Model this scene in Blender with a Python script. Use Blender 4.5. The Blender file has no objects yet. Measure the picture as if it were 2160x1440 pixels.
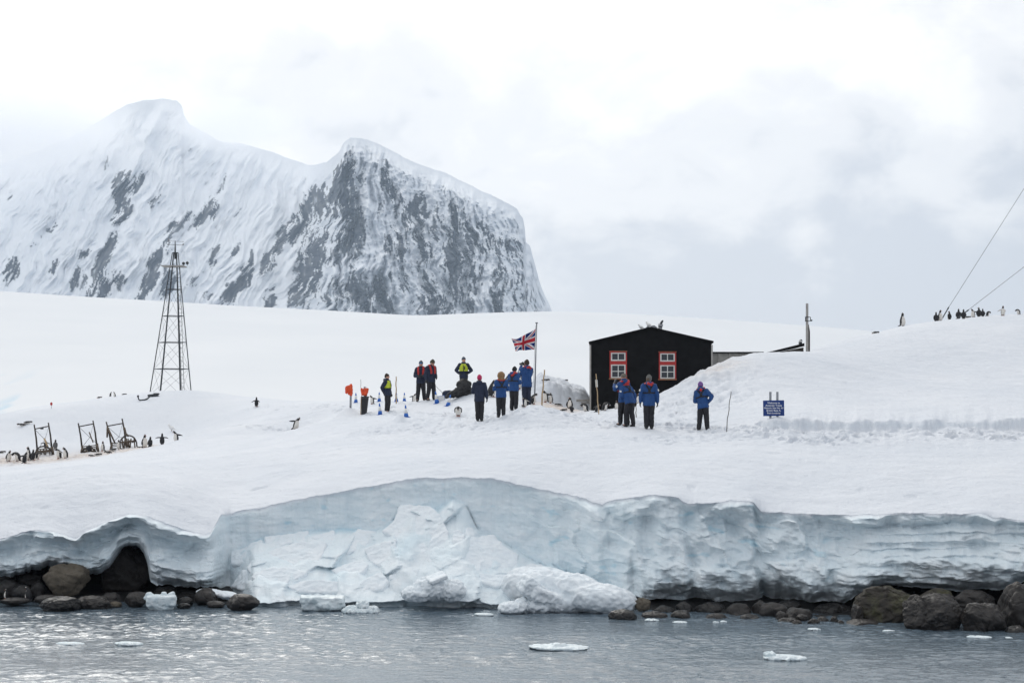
import bpy, bmesh, math, random
import numpy as np
from mathutils import Vector, Matrix, Euler
from mathutils.bvhtree import BVHTree
R = math.radians
S = bpy.context.scene
COL = S.collection

# ------------------------------------------------------------------ camera
F = 4031.0            # focal length in pixels of the 2160 px wide photograph
EYE = 5.0             # metres above the sea
HOR = 887.0           # image row of the horizon
cam = bpy.data.cameras.new('camera')
cam.sensor_width = 36.0
cam.lens = 36.0 * F / 2160.0
cam.shift_y = (HOR - 720.0) / 2160.0
cam.clip_start = 0.5
cam.clip_end = 60000
camo = bpy.data.objects.new('camera', cam)
COL.objects.link(camo)
camo.location = (0, 0, EYE)
camo.rotation_euler = (R(90), 0, 0)
S.camera = camo

# ------------------------------------------------------------------ sky, sun, exposure
SUN_EL, SUN_AZ = R(37), R(-17)      # azimuth from +Y, negative = to the left
W = bpy.data.worlds.new('World')
S.world = W
W.use_nodes = True
nt = W.node_tree
nt.nodes.clear()
N = nt.nodes.new
L = nt.links.new
out = N('ShaderNodeOutputWorld')
sky = N('ShaderNodeTexSky')
sky.sky_type = 'NISHITA'
sky.sun_disc = False
sky.sun_elevation = SUN_EL
sky.sun_rotation = SUN_AZ
bg1 = N('ShaderNodeBackground')
bg1.inputs['Strength'].default_value = 0.1
L(sky.outputs[0], bg1.inputs['Color'])
tc = N('ShaderNodeTexCoord')

def wmath(op, a, b=None, c=None, clamp=False):
    n = N('ShaderNodeMath'); n.operation = op; n.use_clamp = clamp
    for i, v in enumerate((a, b, c)):
        if v is None: continue
        if isinstance(v, (int, float)): n.inputs[i].default_value = v
        else: L(v, n.inputs[i])
    return n.outputs[0]

def wnoise(scale, loc, detail=5, rough=0.5, dist=0.0, nscale=1.0):
    m = N('ShaderNodeMapping'); m.inputs['Scale'].default_value = scale; m.inputs['Location'].default_value = loc
    L(tc.outputs['Generated'], m.inputs['Vector'])
    n = N('ShaderNodeTexNoise'); n.inputs['Scale'].default_value = nscale
    n.inputs['Detail'].default_value = detail; n.inputs['Roughness'].default_value = rough
    n.inputs['Distortion'].default_value = dist
    L(m.outputs[0], n.inputs['Vector'])
    return n.outputs[0]

sep = N('ShaderNodeSeparateXYZ')
L(tc.outputs['Generated'], sep.inputs[0])
n1 = wnoise((9, 4, 15), (3.1, 0.4, 1.2), 6, 0.5, 0.6)
n2 = wnoise((26, 12, 40), (1.3, 7.4, 2.2), 5, 0.55, 0.4)
# cloud brightness: thicker and greyer towards the horizon, white higher up, broken by the noise
el = wmath('MULTIPLY_ADD', sep.outputs['Z'], 7.2, -0.50)
el = wmath('MINIMUM', el, 1.15)
c = wmath('MULTIPLY_ADD', wmath('SUBTRACT', n1, 0.5), 2.1, el)
c = wmath('MULTIPLY_ADD', wmath('SUBTRACT', n2, 0.5), 0.85, c)
left = wmath('MULTIPLY_ADD', sep.outputs['X'], -0.6, 0.0)
left = wmath('MAXIMUM', wmath('MINIMUM', left, 0.35), -0.35)
c = wmath('ADD', c, left)
ramp = N('ShaderNodeValToRGB')
ramp.color_ramp.interpolation = 'EASE'
ramp.color_ramp.elements[0].position = 0.0
ramp.color_ramp.elements[0].color = (0.675, 0.70, 0.745, 1)
ramp.color_ramp.elements[1].position = 1.0
ramp.color_ramp.elements[1].color = (1.06, 1.045, 1.01, 1)
e = ramp.color_ramp.elements.new(0.5); e.color = (0.90, 0.90, 0.905, 1)
L(c, ramp.inputs[0])
# the overcast is brightest round the hidden sun and dimmer on the far side of the sky
sv = Vector((math.sin(SUN_AZ) * math.cos(SUN_EL), math.cos(SUN_AZ) * math.cos(SUN_EL), math.sin(SUN_EL)))
dot = N('ShaderNodeVectorMath'); dot.operation = 'DOT_PRODUCT'
nrm = N('ShaderNodeVectorMath'); nrm.operation = 'NORMALIZE'
L(tc.outputs['Generated'], nrm.inputs[0]); L(nrm.outputs[0], dot.inputs[0]); dot.inputs[1].default_value = sv
fall = N('ShaderNodeValToRGB')
fall.color_ramp.interpolation = 'EASE'
fe = fall.color_ramp.elements
fe[0].position = 0.0; fe[0].color = (0.58, 0.61, 0.67, 1)
fe[1].position = 0.93; fe[1].color = (1, 1, 1, 1)
e = fe.new(0.5); e.color = (0.65, 0.68, 0.73, 1)
e = fe.new(0.78); e.color = (0.73, 0.755, 0.795, 1)
L(wmath('MULTIPLY_ADD', dot.outputs['Value'], 0.5, 0.5), fall.inputs[0])
cm = N('ShaderNodeMix'); cm.data_type = 'RGBA'; cm.blend_type = 'MULTIPLY'; cm.inputs[0].default_value = 1.0
L(ramp.outputs[0], cm.inputs[6]); L(fall.outputs[0], cm.inputs[7])
bg2 = N('ShaderNodeBackground')
L(cm.outputs[2], bg2.inputs['Color'])
glow = N('ShaderNodeMapRange'); glow.interpolation_type = 'SMOOTHERSTEP'
glow.inputs['From Min'].default_value = 0.89; glow.inputs['From Max'].default_value = 1.0
glow.inputs['To Min'].default_value = 1.12; glow.inputs['To Max'].default_value = 2.8
L(dot.outputs['Value'], glow.inputs['Value'])
L(glow.outputs[0], bg2.inputs['Strength'])
mixw = N('ShaderNodeMixShader'); mixw.inputs[0].default_value = 0.95
L(bg1.outputs[0], mixw.inputs[1]); L(bg2.outputs[0], mixw.inputs[2])
L(mixw.outputs[0], out.inputs[0])

sun = bpy.data.lights.new('sun', 'SUN')
sun.energy = 0.52
sun.angle = R(16)
sun.color = (1.0, 0.965, 0.91)
suno = bpy.data.objects.new('sun', sun)
COL.objects.link(suno)
suno.rotation_euler = (-sv).to_track_quat('-Z', 'Y').to_euler()

S.view_settings.view_transform = 'Standard'
S.view_settings.look = 'None'
S.view_settings.exposure = 0.1
S.view_settings.gamma = 1.0
S.view_settings.use_curve_mapping = False
S.cycles.max_bounces = 8
S.cycles.diffuse_bounces = 4
S.cycles.volume_bounces = 3
S.cycles.use_denoising = True
try: S.cycles.denoiser = 'OPENIMAGEDENOISE'
except Exception: pass

# ------------------------------------------------------------------ helpers
def at(u, v, Y):
    return Vector(((u - 1080.0) / F * Y, Y, EYE + (HOR - v) / F * Y))

_rs = np.random.RandomState(7)
_perm = _rs.permutation(256).astype(np.int32)
_perm = np.concatenate([_perm, _perm, _perm])
_g = _rs.normal(size=(256, 3)); _g /= np.linalg.norm(_g, axis=1)[:, None]
_g = _g.astype(np.float32)

def pn(x, y, z=0.0):
    """gradient noise, about -0.7..0.7"""
    x, y, z = np.broadcast_arrays(np.asarray(x, np.float32), np.asarray(y, np.float32), np.asarray(z, np.float32))
    xi = np.floor(x).astype(np.int32); yi = np.floor(y).astype(np.int32); zi = np.floor(z).astype(np.int32)
    xf = x - xi; yf = y - yi; zf = z - zi
    xi &= 255; yi &= 255; zi &= 255
    uu = xf * xf * xf * (xf * (xf * 6 - 15) + 10); vv = yf * yf * yf * (yf * (yf * 6 - 15) + 10); ww = zf * zf * zf * (zf * (zf * 6 - 15) + 10)
    def gr(i, j, k):
        h = _perm[_perm[_perm[xi + i] + yi + j] + zi + k]
        gg = _g[h]
        return gg[..., 0] * (xf - i) + gg[..., 1] * (yf - j) + gg[..., 2] * (zf - k)
    a = gr(0, 0, 0); b = gr(1, 0, 0); x00 = a + uu * (b - a)
    a = gr(0, 1, 0); b = gr(1, 1, 0); x10 = a + uu * (b - a)
    a = gr(0, 0, 1); b = gr(1, 0, 1); x01 = a + uu * (b - a)
    a = gr(0, 1, 1); b = gr(1, 1, 1); x11 = a + uu * (b - a)
    y0 = x00 + vv * (x10 - x00); y1 = x01 + vv * (x11 - x01)
    return y0 + ww * (y1 - y0)

def facets(x, z, seed=0.0, slope=0.6, off=0.25):
    """broken faces: every cell of a jittered grid is a tilted plane"""
    x, z = np.broadcast_arrays(np.asarray(x, np.float32), np.asarray(z, np.float32))
    xi = np.floor(x).astype(np.int32); zi = np.floor(z).astype(np.int32)
    best = np.full(x.shape, 1e9, np.float32); h = np.zeros(x.shape, np.float32)
    s = int(seed * 13) & 255
    for dx in (-1, 0, 1):
        for dz in (-1, 0, 1):
            k = _perm[_perm[(xi + dx) & 255] + ((zi + dz + s) & 255)]
            cx = xi + dx + 0.5 + 0.45 * _g[k, 0]; cz = zi + dz + 0.5 + 0.45 * _g[k, 1]
            a = x - cx; b = z - cz; d = a * a + b * b
            m = d < best
            best = np.where(m, d, best)
            k2 = _perm[k + 17]
            h = np.where(m, slope * (_g[k2, 0] * a + _g[k2, 1] * b) + off * _g[k2, 2], h)
    return h

def fbm(x, y, z=0.0, o=4, g=0.5, l=2.03):
    s = 0; a = 1.0
    for i in range(o):
        s = s + a * pn(x, y, z)
        x = x * l + 17.3; y = y * l + 5.1; z = z * l + 9.7; a *= g
    return s

def ridge(x, y, z=0.0, o=4, g=0.5, l=2.1):
    s = 0; a = 1.0
    for i in range(o):
        s = s + a * (1 - 2.2 * np.abs(pn(x, y, z)))
        x = x * l + 11.3; y = y * l + 3.1; z = z * l + 7.7; a *= g
    return s

def sst(x, a, b):
    t = np.clip((np.asarray(x, float) - a) / (b - a), 0, 1)
    return t * t * (3 - 2 * t)

def new_obj(name, me, mat=None, parent=None, loc=None):
    o = bpy.data.objects.new(name, me)
    COL.objects.link(o)
    if mat is not None:
        for m in (mat if isinstance(mat, (list, tuple)) else [mat]):
            me.materials.append(m)
    if parent is not None: o.parent = parent
    if loc is not None: o.location = loc
    return o

def tag(o, label=None, cat=None, group=None, kind=None):
    if label: o['label'] = label
    if cat: o['category'] = cat
    if group: o['group'] = group
    if kind: o['kind'] = kind
    return o

def empty(name, loc, rz=0.0):
    o = bpy.data.objects.new(name, None)
    COL.objects.link(o)
    o.location = loc; o.rotation_euler = (0, 0, rz)
    o.empty_display_size = 0.2
    return o

def grid_mesh(name, P, smooth=True, attrs=None):
    """P: (rows, cols, 3) array"""
    r, c = P.shape[:2]
    me = bpy.data.meshes.new(name)
    idx = np.arange(r * c, dtype=np.int32).reshape(r, c)
    q = np.stack([idx[:-1, :-1], idx[:-1, 1:], idx[1:, 1:], idx[1:, :-1]], -1).reshape(-1, 4)
    nf = len(q)
    me.vertices.add(r * c)
    me.vertices.foreach_set('co', np.ascontiguousarray(P, np.float32).ravel())
    me.loops.add(nf * 4)
    me.loops.foreach_set('vertex_index', q.ravel())
    me.polygons.add(nf)
    me.polygons.foreach_set('loop_start', np.arange(0, nf * 4, 4, dtype=np.int32))
    me.polygons.foreach_set('loop_total', np.full(nf, 4, np.int32))
    me.polygons.foreach_set('use_smooth', np.full(nf, smooth, bool))
    for k, v in (attrs or {}).items():
        a = me.attributes.new(k, 'FLOAT', 'POINT')
        a.data.foreach_set('value', np.ascontiguousarray(v, np.float32).ravel())
    me.update(calc_edges=True)
    return me

# ------------------------------------------------------------------ materials
def mat(name, col=(.5, .5, .5), rough=0.7, metal=0.0, spec=0.5):
    m = bpy.data.materials.new(name); m.use_nodes = True
    b = m.node_tree.nodes['Principled BSDF']
    b.inputs['Base Color'].default_value = (*col, 1)
    b.inputs['Roughness'].default_value = rough
    b.inputs['Metallic'].default_value = metal
    b.inputs['Specular IOR Level'].default_value = spec
    return m

class NB:
    """tiny node-building helper"""
    def __init__(s, m):
        s.m = m; s.t = m.node_tree; s.b = s.t.nodes['Principled BSDF']
        s.tc = s.t.nodes.new('ShaderNodeTexCoord')
    def n(s, k): return s.t.nodes.new(k)
    def l(s, a, b): s.t.links.new(a, b)
    def noise(s, scale=1.0, detail=4, rough=0.5, dist=0.0, vec=None, sc3=None, coord='Object'):
        n = s.n('ShaderNodeTexNoise'); n.inputs['Scale'].default_value = scale
        n.inputs['Detail'].default_value = detail; n.inputs['Roughness'].default_value = rough
        n.inputs['Distortion'].default_value = dist
        v = vec or s.tc.outputs[coord]
        if sc3:
            mp = s.n('ShaderNodeMapping'); mp.inputs['Scale'].default_value = sc3; s.l(v, mp.inputs[0]); v = mp.outputs[0]
        s.l(v, n.inputs['Vector'])
        return n.outputs[0]
    def ramp(s, fac, stops, interp='LINEAR'):
        r = s.n('ShaderNodeValToRGB'); r.color_ramp.interpolation = interp
        e = r.color_ramp.elements
        while len(e) < len(stops): e.new(0.5)
        for i, (p, c) in enumerate(stops):
            e[i].position = p; e[i].color = (*c, 1) if len(c) == 3 else c
        s.l(fac, r.inputs[0]); return r.outputs[0]
    def mix(s, fac, a, b):
        n = s.n('ShaderNodeMix'); n.data_type = 'RGBA'
        for i, v in ((0, fac), (6, a), (7, b)):
            if isinstance(v, (int, float)): n.inputs[i].default_value = v
            elif isinstance(v, tuple): n.inputs[i].default_value = (*v, 1)
            else: s.l(v, n.inputs[i])
        return n.outputs[2]
    def math(s, op, a, b=None, c=None, clamp=False):
        n = s.n('ShaderNodeMath'); n.operation = op; n.use_clamp = clamp
        for i, v in enumerate((a, b, c)):
            if v is None: continue
            if isinstance(v, (int, float)): n.inputs[i].default_value = v
            else: s.l(v, n.inputs[i])
        return n.outputs[0]
    def attr(s, name):
        n = s.n('ShaderNodeAttribute'); n.attribute_name = name; return n
    def bump(s, h, strength=0.3, dist=0.05, prev=None):
        n = s.n('ShaderNodeBump'); n.inputs['Strength'].default_value = strength; n.inputs['Distance'].default_value = dist
        s.l(h, n.inputs['Height'])
        if prev is not None: s.l(prev, n.inputs['Normal'])
        s.l(n.outputs[0], s.b.inputs['Normal']); return n.outputs[0]
    def col(s, c): s.l(c, s.b.inputs['Base Color'])

def noisy(name, c1, c2, rough=0.75, scale=3.0, bump=0.0, bscale=20.0, bdist=0.01, spec=0.4, sc3=None, metal=0.0):
    m = mat(name, c1, rough, metal, spec); k = NB(m)
    k.col(k.ramp(k.noise(scale, 5, 0.6, sc3=sc3), [(0.35, c1), (0.65, c2)]))
    if bump: k.bump(k.noise(bscale, 4, 0.6), bump, bdist)
    return m

# ================================================================== SETTING
# ---- the sea
def build_sea():
    us = np.concatenate([[-14000, -6000, -2500, -1200, -700, -500], np.linspace(-420, 2580, 640), [2700, 2860, 3400, 4700, 8200, 16000]])
    Ys = np.concatenate([[-60, 5, 20, 28], np.linspace(33, 60, 620), [64, 70, 80, 100, 150, 300, 800, 2000, 3500, 4900]])
    U, Y = np.meshgrid(us, Ys)
    X = np.clip((U - 1080) / F * np.maximum(Y, 20), -2280, 2280)
    Z = np.zeros_like(X)
    inner = sst(U, -430, -300) * (1 - sst(U, 2450, 2570)) * sst(Y, 33, 34.5) * (1 - sst(Y, 57, 60))
    w = 0.035 * pn(X * 0.45, Y * 0.5 + 3, 0.2) + 0.035 * pn(X * 1.0 + 4, Y * 1.1, 1.7) \
        + 0.040 * pn(X * 2.1, Y * 2.4, 5.1) + 0.034 * pn(X * 4.2 + 2, Y * 4.6, 8.3) + 0.016 * pn(X * 8 + 2, Y * 9, 3.3)
    calm = 0.35 + 0.65 * sst(pn(X * 0.16 + 5, Y * 0.35, 3.3), -0.35, 0.25)
    Z = w * inner * calm
    me = grid_mesh('sea_water', np.stack([X, Y, Z], -1))
    m = mat('sea_water', (0.10, 0.135, 0.168), 0.04); m.node_tree.nodes['Principled BSDF'].inputs['IOR'].default_value = 1.333
    k = NB(m)
    a = k.noise(1.0, 3, 0.6, sc3=(8, 9, 8)); b = k.noise(1.0, 2, 0.5, sc3=(20, 24, 20))
    k.bump(k.math('MULTIPLY_ADD', b, 0.35, a), 0.6, 0.03)
    tag(new_obj('sea_water', me, m), 'grey rippled sea in front of the ice cliff', kind='structure')
build_sea()

# ---- snow materials
def snow_material(name, ice=False):
    m = mat(name, (0.84, 0.865, 0.90), 0.75, 0, 0.25); k = NB(m)
    big = k.noise(0.25, 4, 0.55)
    base = k.ramp(big, [(0.3, (0.615, 0.65, 0.705)), (0.7, (0.68, 0.705, 0.75))])
    if ice:
        fi = k.attr('ice').outputs['Fac']; fd = k.attr('dirt').outputs['Fac']; fb = k.attr('blue').outputs['Fac']
        icec = k.ramp(k.noise(0.9, 5, 0.6, sc3=(1, 1, 2.2)), [(0.3, (0.725, 0.825, 0.875)), (0.55, (0.80, 0.87, 0.905)), (0.75, (0.86, 0.90, 0.922))])
        base = k.mix(fi, base, icec)
        base = k.mix(fb, base, (0.42, 0.68, 0.80))
        dn = k.ramp(k.noise(3.0, 5, 0.65), [(0.3, (0.48, 0.38, 0.31)), (0.7, (0.66, 0.57, 0.50))])
        base = k.mix(k.math('MULTIPLY', fd, k.ramp(k.noise(2.2, 5, 0.65), [(0.3, (0.25,) * 3), (0.65, (1,) * 3)])), base, dn)
    k.col(base)
    b1 = k.bump(k.noise(2.4, 5, 0.62, sc3=(1.0, 1.25, 1)), 0.55, 0.10)
    k.bump(k.noise(11.0, 4, 0.65), 0.6, 0.05, b1)
    return m
M_SNOW = snow_material('snow_ground', True)

# ---- foreground island: control points (image column, distance, image row) or z
EDGE = [(-300, 1150), (0, 1137), (45, 1122), (80, 1116), (120, 1122), (160, 1136), (185, 1118), (233, 1096), (275, 1084), (310, 1088), (340, 1098),
        (380, 1114), (430, 1126), (444, 1124), (466, 1085), (490, 1080), (560, 1068), (640, 1050), (700, 1040), (800, 1022), (850, 1012), (900, 1007),
        (970, 1006), (1040, 1008), (1100, 1022), (1180, 1040), (1236, 1050), (1250, 1058), (1270, 1062), (1300, 1052), (1380, 1043),
        (1430, 1049), (1450, 1062), (1500, 1060), (1540, 1055), (1590, 1058), (1606, 1078), (1670, 1082), (1740, 1084), (1800, 1086),
        (1900, 1082), (2080, 1083), (2096, 1090), (2160, 1096), (2460, 1105)]
YE = [(-300, 54), (0, 53), (435, 53), (450, 53.4), (485, 55.6), (700, 55.6), (1000, 55), (1200, 53.8), (1260, 52.8), (1340, 51.8), (1600, 51),
      (1800, 50), (2000, 49), (2160, 48), (2460, 47)]
BOT = [(-300, 1235), (0, 1216), (40, 1213), (62, 1205), (90, 1198), (135, 1193), (150, 1200), (178, 1218), (205, 1212), (230, 1196), (246, 1166), (258, 1152), (272, 1148), (290, 1154), (303, 1168),
       (312, 1192), (317, 1225), (330, 1232), (400, 1236), (470, 1238), (480, 1243), (506, 1284), (560, 1284), (1050, 1288), (1180, 1293), (1300, 1290), (1332, 1258), (1400, 1263), (1500, 1266),
       (1600, 1264), (1690, 1268), (1780, 1266), (1815, 1248), (1840, 1236), (1870, 1231), (1930, 1236), (1965, 1243), (2000, 1246), (2015, 1249),
       (2060, 1242), (2110, 1243), (2160, 1228), (2460, 1230)]
def crv(tab, u, wob=0.0, fr=0.03, seed=0.0):
    a = np.array(tab, float)
    r = np.interp(u, a[:, 0], a[:, 1])
    if wob: r = r + wob * fbm(np.asarray(u) * fr, seed + 0.5, 0.3, 4, 0.6)
    return r
def edge_v(u): return crv(EDGE, u, 3.2, 0.035, 2.0)
def edge_Y(u): return crv(YE, u, 0.22, 0.02, 9.0)
def bot_v(u): return crv(BOT, u, 3.0, 0.06, 5.0) + 5.0 * (1 - sst(u, 440, 470)) * fbm(np.asarray(u) * 0.11, 7.7, 0.3, 3, 0.6)

CP = [  # (u, Y, v)
    (-250, 57, 1085), (0, 56.5, 1066), (130, 56.5, 1032), (200, 57, 1018), (275, 57, 1011), (340, 57, 1016), (400, 57, 1026), (450, 58.5, 1036),
    (-200, 70, 1015), (0, 70, 1006), (140, 70, 990), (275, 70, 978), (450, 70, 962), (-200, 97, 985), (0, 97, 974), (100, 97, 972), (180, 97, 962), (260, 97, 952), (340, 98, 938), (375, 98, 942),
    (450, 95, 908), (623, 92, 907), (541, 106, 856), (600, 75, 938), (360, 107, 906),
    (-200, 103, 950), (0, 108, 913), (50, 110, 890), (100, 113, 862), (150, 116, 848), (230, 120, 838), (310, 123, 833), (406, 123, 830), (520, 119, 838), (600, 115, 845), (700, 108, 848),
    (600, 60, 1000), (750, 64, 945), (900, 62, 952), (900, 72, 907), (857, 77, 878), (700, 88, 882), (815, 82, 872), (740, 87, 866), (770, 84, 867), (700, 95, 854),
    (895, 90, 850), (850, 97, 846), (780, 97, 846), (975, 84, 830), (940, 82, 856), (1003, 84, 816), (966, 77, 877), (1012, 72, 887), (1057, 72, 884),
    (1110, 84, 856), (1037, 85, 838), (1097, 90, 820), (1130, 88, 838), (1160, 80, 850), (1215, 80, 872),
    (1250, 80, 870), (1400, 80, 868), (1480, 82, 850), (1260, 74, 874), (1330, 66.5, 899), (1370, 65.5, 904), (1482, 64.5, 908), (1532, 63.5, 909), (1200, 66, 908), (1100, 64, 925),
    (1390, 77.5, 834), (1440, 77.5, 806), (1500, 77.5, 772), (1560, 80, 758), (1600, 82, 759), (1640, 84, 759), (1695, 86, 749), (1800, 91, 712), (1850, 94, 702), (1904, 97, 692), (2000, 97, 677), (2070, 97, 668), (2160, 97, 664), (2400, 97, 645),
    (1400, 70, 880), (1430, 72, 858), (1500, 70, 862), (1520, 74, 815), (1600, 72, 828), (1632, 64.4, 885), (1632, 66.5, 872), (1800, 75, 805), (1800, 65, 884), (2000, 80, 770), (2000, 65, 880), (2160, 80, 765), (2160, 65, 878), (2400, 80, 760),
    (1600, 61.5, 916), (1800, 61.5, 915), (2000, 61.5, 912), (2160, 61.5, 911), (2400, 61.5, 905),
    (1370, 56, 985), (1150, 58, 965), (1700, 55.5, 990), (1500, 57, 968), (1900, 55, 985), (2160, 54, 985), (2400, 54, 990), (2000, 51.5, 1040)]
CZ = [  # (u, Y, z)
    (-250, 140, 0.0), (0, 140, 0.5), (200, 145, 1.5), (400, 145, 1.5), (600, 140, 1.5), (800, 125, 3.0), (1000, 125, 3.0), (1200, 125, 3.0), (1350, 100, 4.5), (1250, 96, 4.9), (1500, 125, 4.0),
    (1500, 96, 6.5), (1700, 105, 7.0), (1850, 118, 6.0), (2000, 125, 6.5), (2200, 130, 6.5), (2450, 130, 6)]
_P, _Zc = [], []
for (u, Y, v) in CP: _P.append((u, Y)); _Zc.append(EYE + (HOR - v) / F * Y)
for (u, Y, z) in CZ: _P.append((u, Y)); _Zc.append(z)
for u in range(-300, 2461, 45):
    Y = float(crv(YE, u)); _P.append((u, Y)); _Zc.append(EYE + (HOR - float(crv(EDGE, u))) / F * Y)
_P = np.array(_P, float); _Zc = np.array(_Zc)
def _nc(u, Y):
    return np.stack([(np.asarray(u, float) - 1080) / 260.0, np.asarray(Y, float) / 9.0], -1)
def _U(r2): return np.where(r2 > 1e-12, r2 * np.log(np.maximum(r2, 1e-12)), 0.0)
_Q = _nc(_P[:, 0], _P[:, 1])
_n = len(_Q)
_K = _U(((_Q[:, None] - _Q[None]) ** 2).sum(-1)) + 0.02 * np.eye(_n)
_A = np.zeros((_n + 3, _n + 3)); _A[:_n, :_n] = _K; _A[:_n, _n] = 1; _A[:_n, _n + 1:] = _Q; _A[_n, :_n] = 1; _A[_n + 1:, :_n] = _Q.T
_w = np.linalg.solve(_A, np.concatenate([_Zc, np.zeros(3)]))
def tps(u, Y):
    u, Y = np.broadcast_arrays(np.clip(np.asarray(u, float), -300, 2460), np.asarray(Y, float))
    q = _nc(u.ravel(), Y.ravel()); res = np.empty(len(q))
    for i in range(0, len(q), 40000):
        a = q[i:i + 40000]
        d = (a * a).sum(-1)[:, None] + (_Q * _Q).sum(-1)[None] - 2 * a @ _Q.T
        res[i:i + 40000] = _U(np.maximum(d, 0)) @ _w[:_n] + _w[_n] + a @ _w[_n + 1:]
    return res.reshape(u.shape)

_su = np.arange(-420, 2581, 4.0)
def _sm(a, n):
    k = np.exp(-np.linspace(-2.2, 2.2, n) ** 2); k /= k.sum(); p = np.pad(a, n // 2, mode='edge'); return np.convolve(p, k, 'valid')
_sY = _sm(crv(YE, _su), 25); _sV = _sm(crv(EDGE, _su), 25)
def _smooth(u, w): return np.interp(u, _su, _sV if w else _sY)

def bump2(u, Y, u0, Y0, su, sy, h, p=2.0):
    r = np.sqrt(((u - u0) / su) ** 2 + ((Y - Y0) / sy) ** 2)
    return h * np.exp(-r ** p)

def step_Y(u):
    return 63.2 + 0.30 * pn(np.asarray(u) * 0.02, 0.7, 4.0) + 0.26 * pn(np.asarray(u) * 0.055, 2.7, 4.0) + 0.14 * pn(np.asarray(u) * 0.14, 5.7, 4.0)

def ground(u, Y):
    u, Y = np.broadcast_arrays(np.asarray(u, float), np.asarray(Y, float))
    X = (u - 1080) / F * Y
    z = tps(u, Y)
    ye = _smooth(u, 0); ze = EYE + (HOR - _smooth(u, 1)) / F * ye
    z = z + (ze - tps(u, ye)) * np.exp(-np.maximum(Y - ye, 0) / 0.8)
    # mounds
    z = z + bump2(u, Y, 1120, 69.5, 75, 2.3, 0.55) + bump2(u, Y, 1185, 68.5, 60, 2.0, 0.22)
    mound = np.clip(1.35 * np.exp(-(np.abs((u - 1186) / 62) ** 4 + np.abs((Y - 91.0) / 4.6) ** 6)), 0, 1)
    mound = mound * (1.0 + 0.22 * fbm(X * 1.1, Y * 0.8, 2.0, 4) - 0.30 * np.abs(fbm(X * 1.6, Y * 1.3, 12.0, 4, 0.6))) * (1 + 0.12 * (1190 - u) / 60)
    z = z + 0.95 * mound
    z = z + bump2(u, Y, 732, 84.3, 20, 1.2, 0.33) + bump2(u, Y, 843, 76.0, 9, 0.7, 0.22) + bump2(u, Y, 962, 75.6, 22, 0.8, 0.12)
    # the dug step beside the path
    d = Y - step_Y(u)
    on = sst(u + 30 * pn(u * 0.03, Y * 2.0, 0.7), 1545, 1665)
    z = z + on * np.clip(0.17 + 0.20 * fbm(u * 0.028, 8.1, 0.3, 3), 0.07, 0.28) * np.tanh((d + 0.10 * fbm(X * 2.4, Y * 2.4, 2.2, 3)) / 0.17) * np.exp(-np.abs(d) / 2.2)
    # trampled ground round the path and the people
    tr = np.exp(-((Y - 62.0) / 1.3) ** 2) * sst(u, 1250, 1420) + 0.8 * np.exp(-((Y - 73) / 6) ** 2 - ((u - 1040) / 260) ** 2) + 0.9 * np.exp(-((Y - 72) / 4) ** 2 - ((u - 1470) / 110) ** 2)
    tr = tr + 0.55 * np.exp(-((Y - (60.2 + 0.5 * pn(u * 0.01, 1.0, 2.0))) / 0.8) ** 2) * sst(u, 1560, 1680) + 0.7 * np.exp(-((Y - (66 + (1400 - u) * 0.012)) / 1.0) ** 2) * sst(u, 700, 800) * (1 - sst(u, 1350, 1450)) + 0.5 * np.exp(-((Y - 97) / 4) ** 2) * (1 - sst(u, 380, 480))
    tr = np.clip(tr, 0, 1)
    lump = np.abs(pn(X * 2.2, Y * 1.6, 6.0)) * 0.16 + 0.10 * fbm(X * 3.3, Y * 2.2, 1.0, 3)
    pits = sst(pn(X * 3.0, Y * 1.9, 3.7), 0.18, 0.36)
    z = z + tr * (lump * 1.1 - 0.12 * pits)
    # bank beside the hut is rough
    rb = np.exp(-((u - 1480) / 90) ** 2) * sst(Y, 68, 71) * (1 - sst(Y, 80, 84))
    z = z + rb * (0.22 * fbm(X * 1.5, Y * 1.0, 8.0, 4, 0.55) + 0.1 * np.abs(pn(X * 3.5, Y * 2.0, 1.0)))
    # wind-worked surface everywhere
    z = z + 0.05 * fbm(X * 0.28, Y * 0.16, 3.0, 3) + 0.055 * fbm(X * 0.9 + 0.5 * Y, Y * 0.8, 5.0, 5, 0.62) + 0.010 * pn(X * 3.0 + 0.6 * Y, Y * 2.2, 1.0)
    # long faint tracks
    tl = Y - (66 + (u - 1080) * 0.004 + 1.5 * pn(u * 0.004, 0.2, 0.9))
    z = z - 0.035 * np.exp(-(tl / 0.22) ** 2) * (1 - sst(u, 1250, 1400)) * (0.6 + pn(u * 0.15, 1.0, 0.1))
    tl = Y - (71 + (u - 700) * 0.014 + 1.0 * pn(u * 0.006, 4.2, 0.9))
    z = z - 0.03 * np.exp(-(tl / 0.25) ** 2) * (1 - sst(u, 980, 1050)) * (0.6 + pn(u * 0.2, 3.0, 0.1))
    # little pits on the lower slope
    z = z - 0.05 * sst(pn(X * 1.3, Y * 1.1, 9.7), 0.42, 0.5) * (1 - sst(Y, 60, 62))
    return z

def gz(X, Y):
    return float(ground(np.array([1080 + X * F / Y]), np.array([Y]))[0])
def on_ground(u, Y, dz=0.0):
    X = (u - 1080) / F * Y
    return Vector((X, Y, float(ground(np.array([float(u)]), np.array([float(Y)]))[0]) + dz))

TALUS = [(470, 1200), (488, 1163), (552, 1136), (600, 1128), (650, 1120), (705, 1117), (799, 1120), (832, 1102), (842, 1068), (908, 1070), (936, 1076), (950, 1053), (992, 1060), (996, 1094), (1006, 1130), (1040, 1126),
         (1092, 1160), (1123, 1178), (1160, 1190), (1206, 1206), (1242, 1222), (1299, 1236), (1334, 1257), (1360, 1270)]

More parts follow.
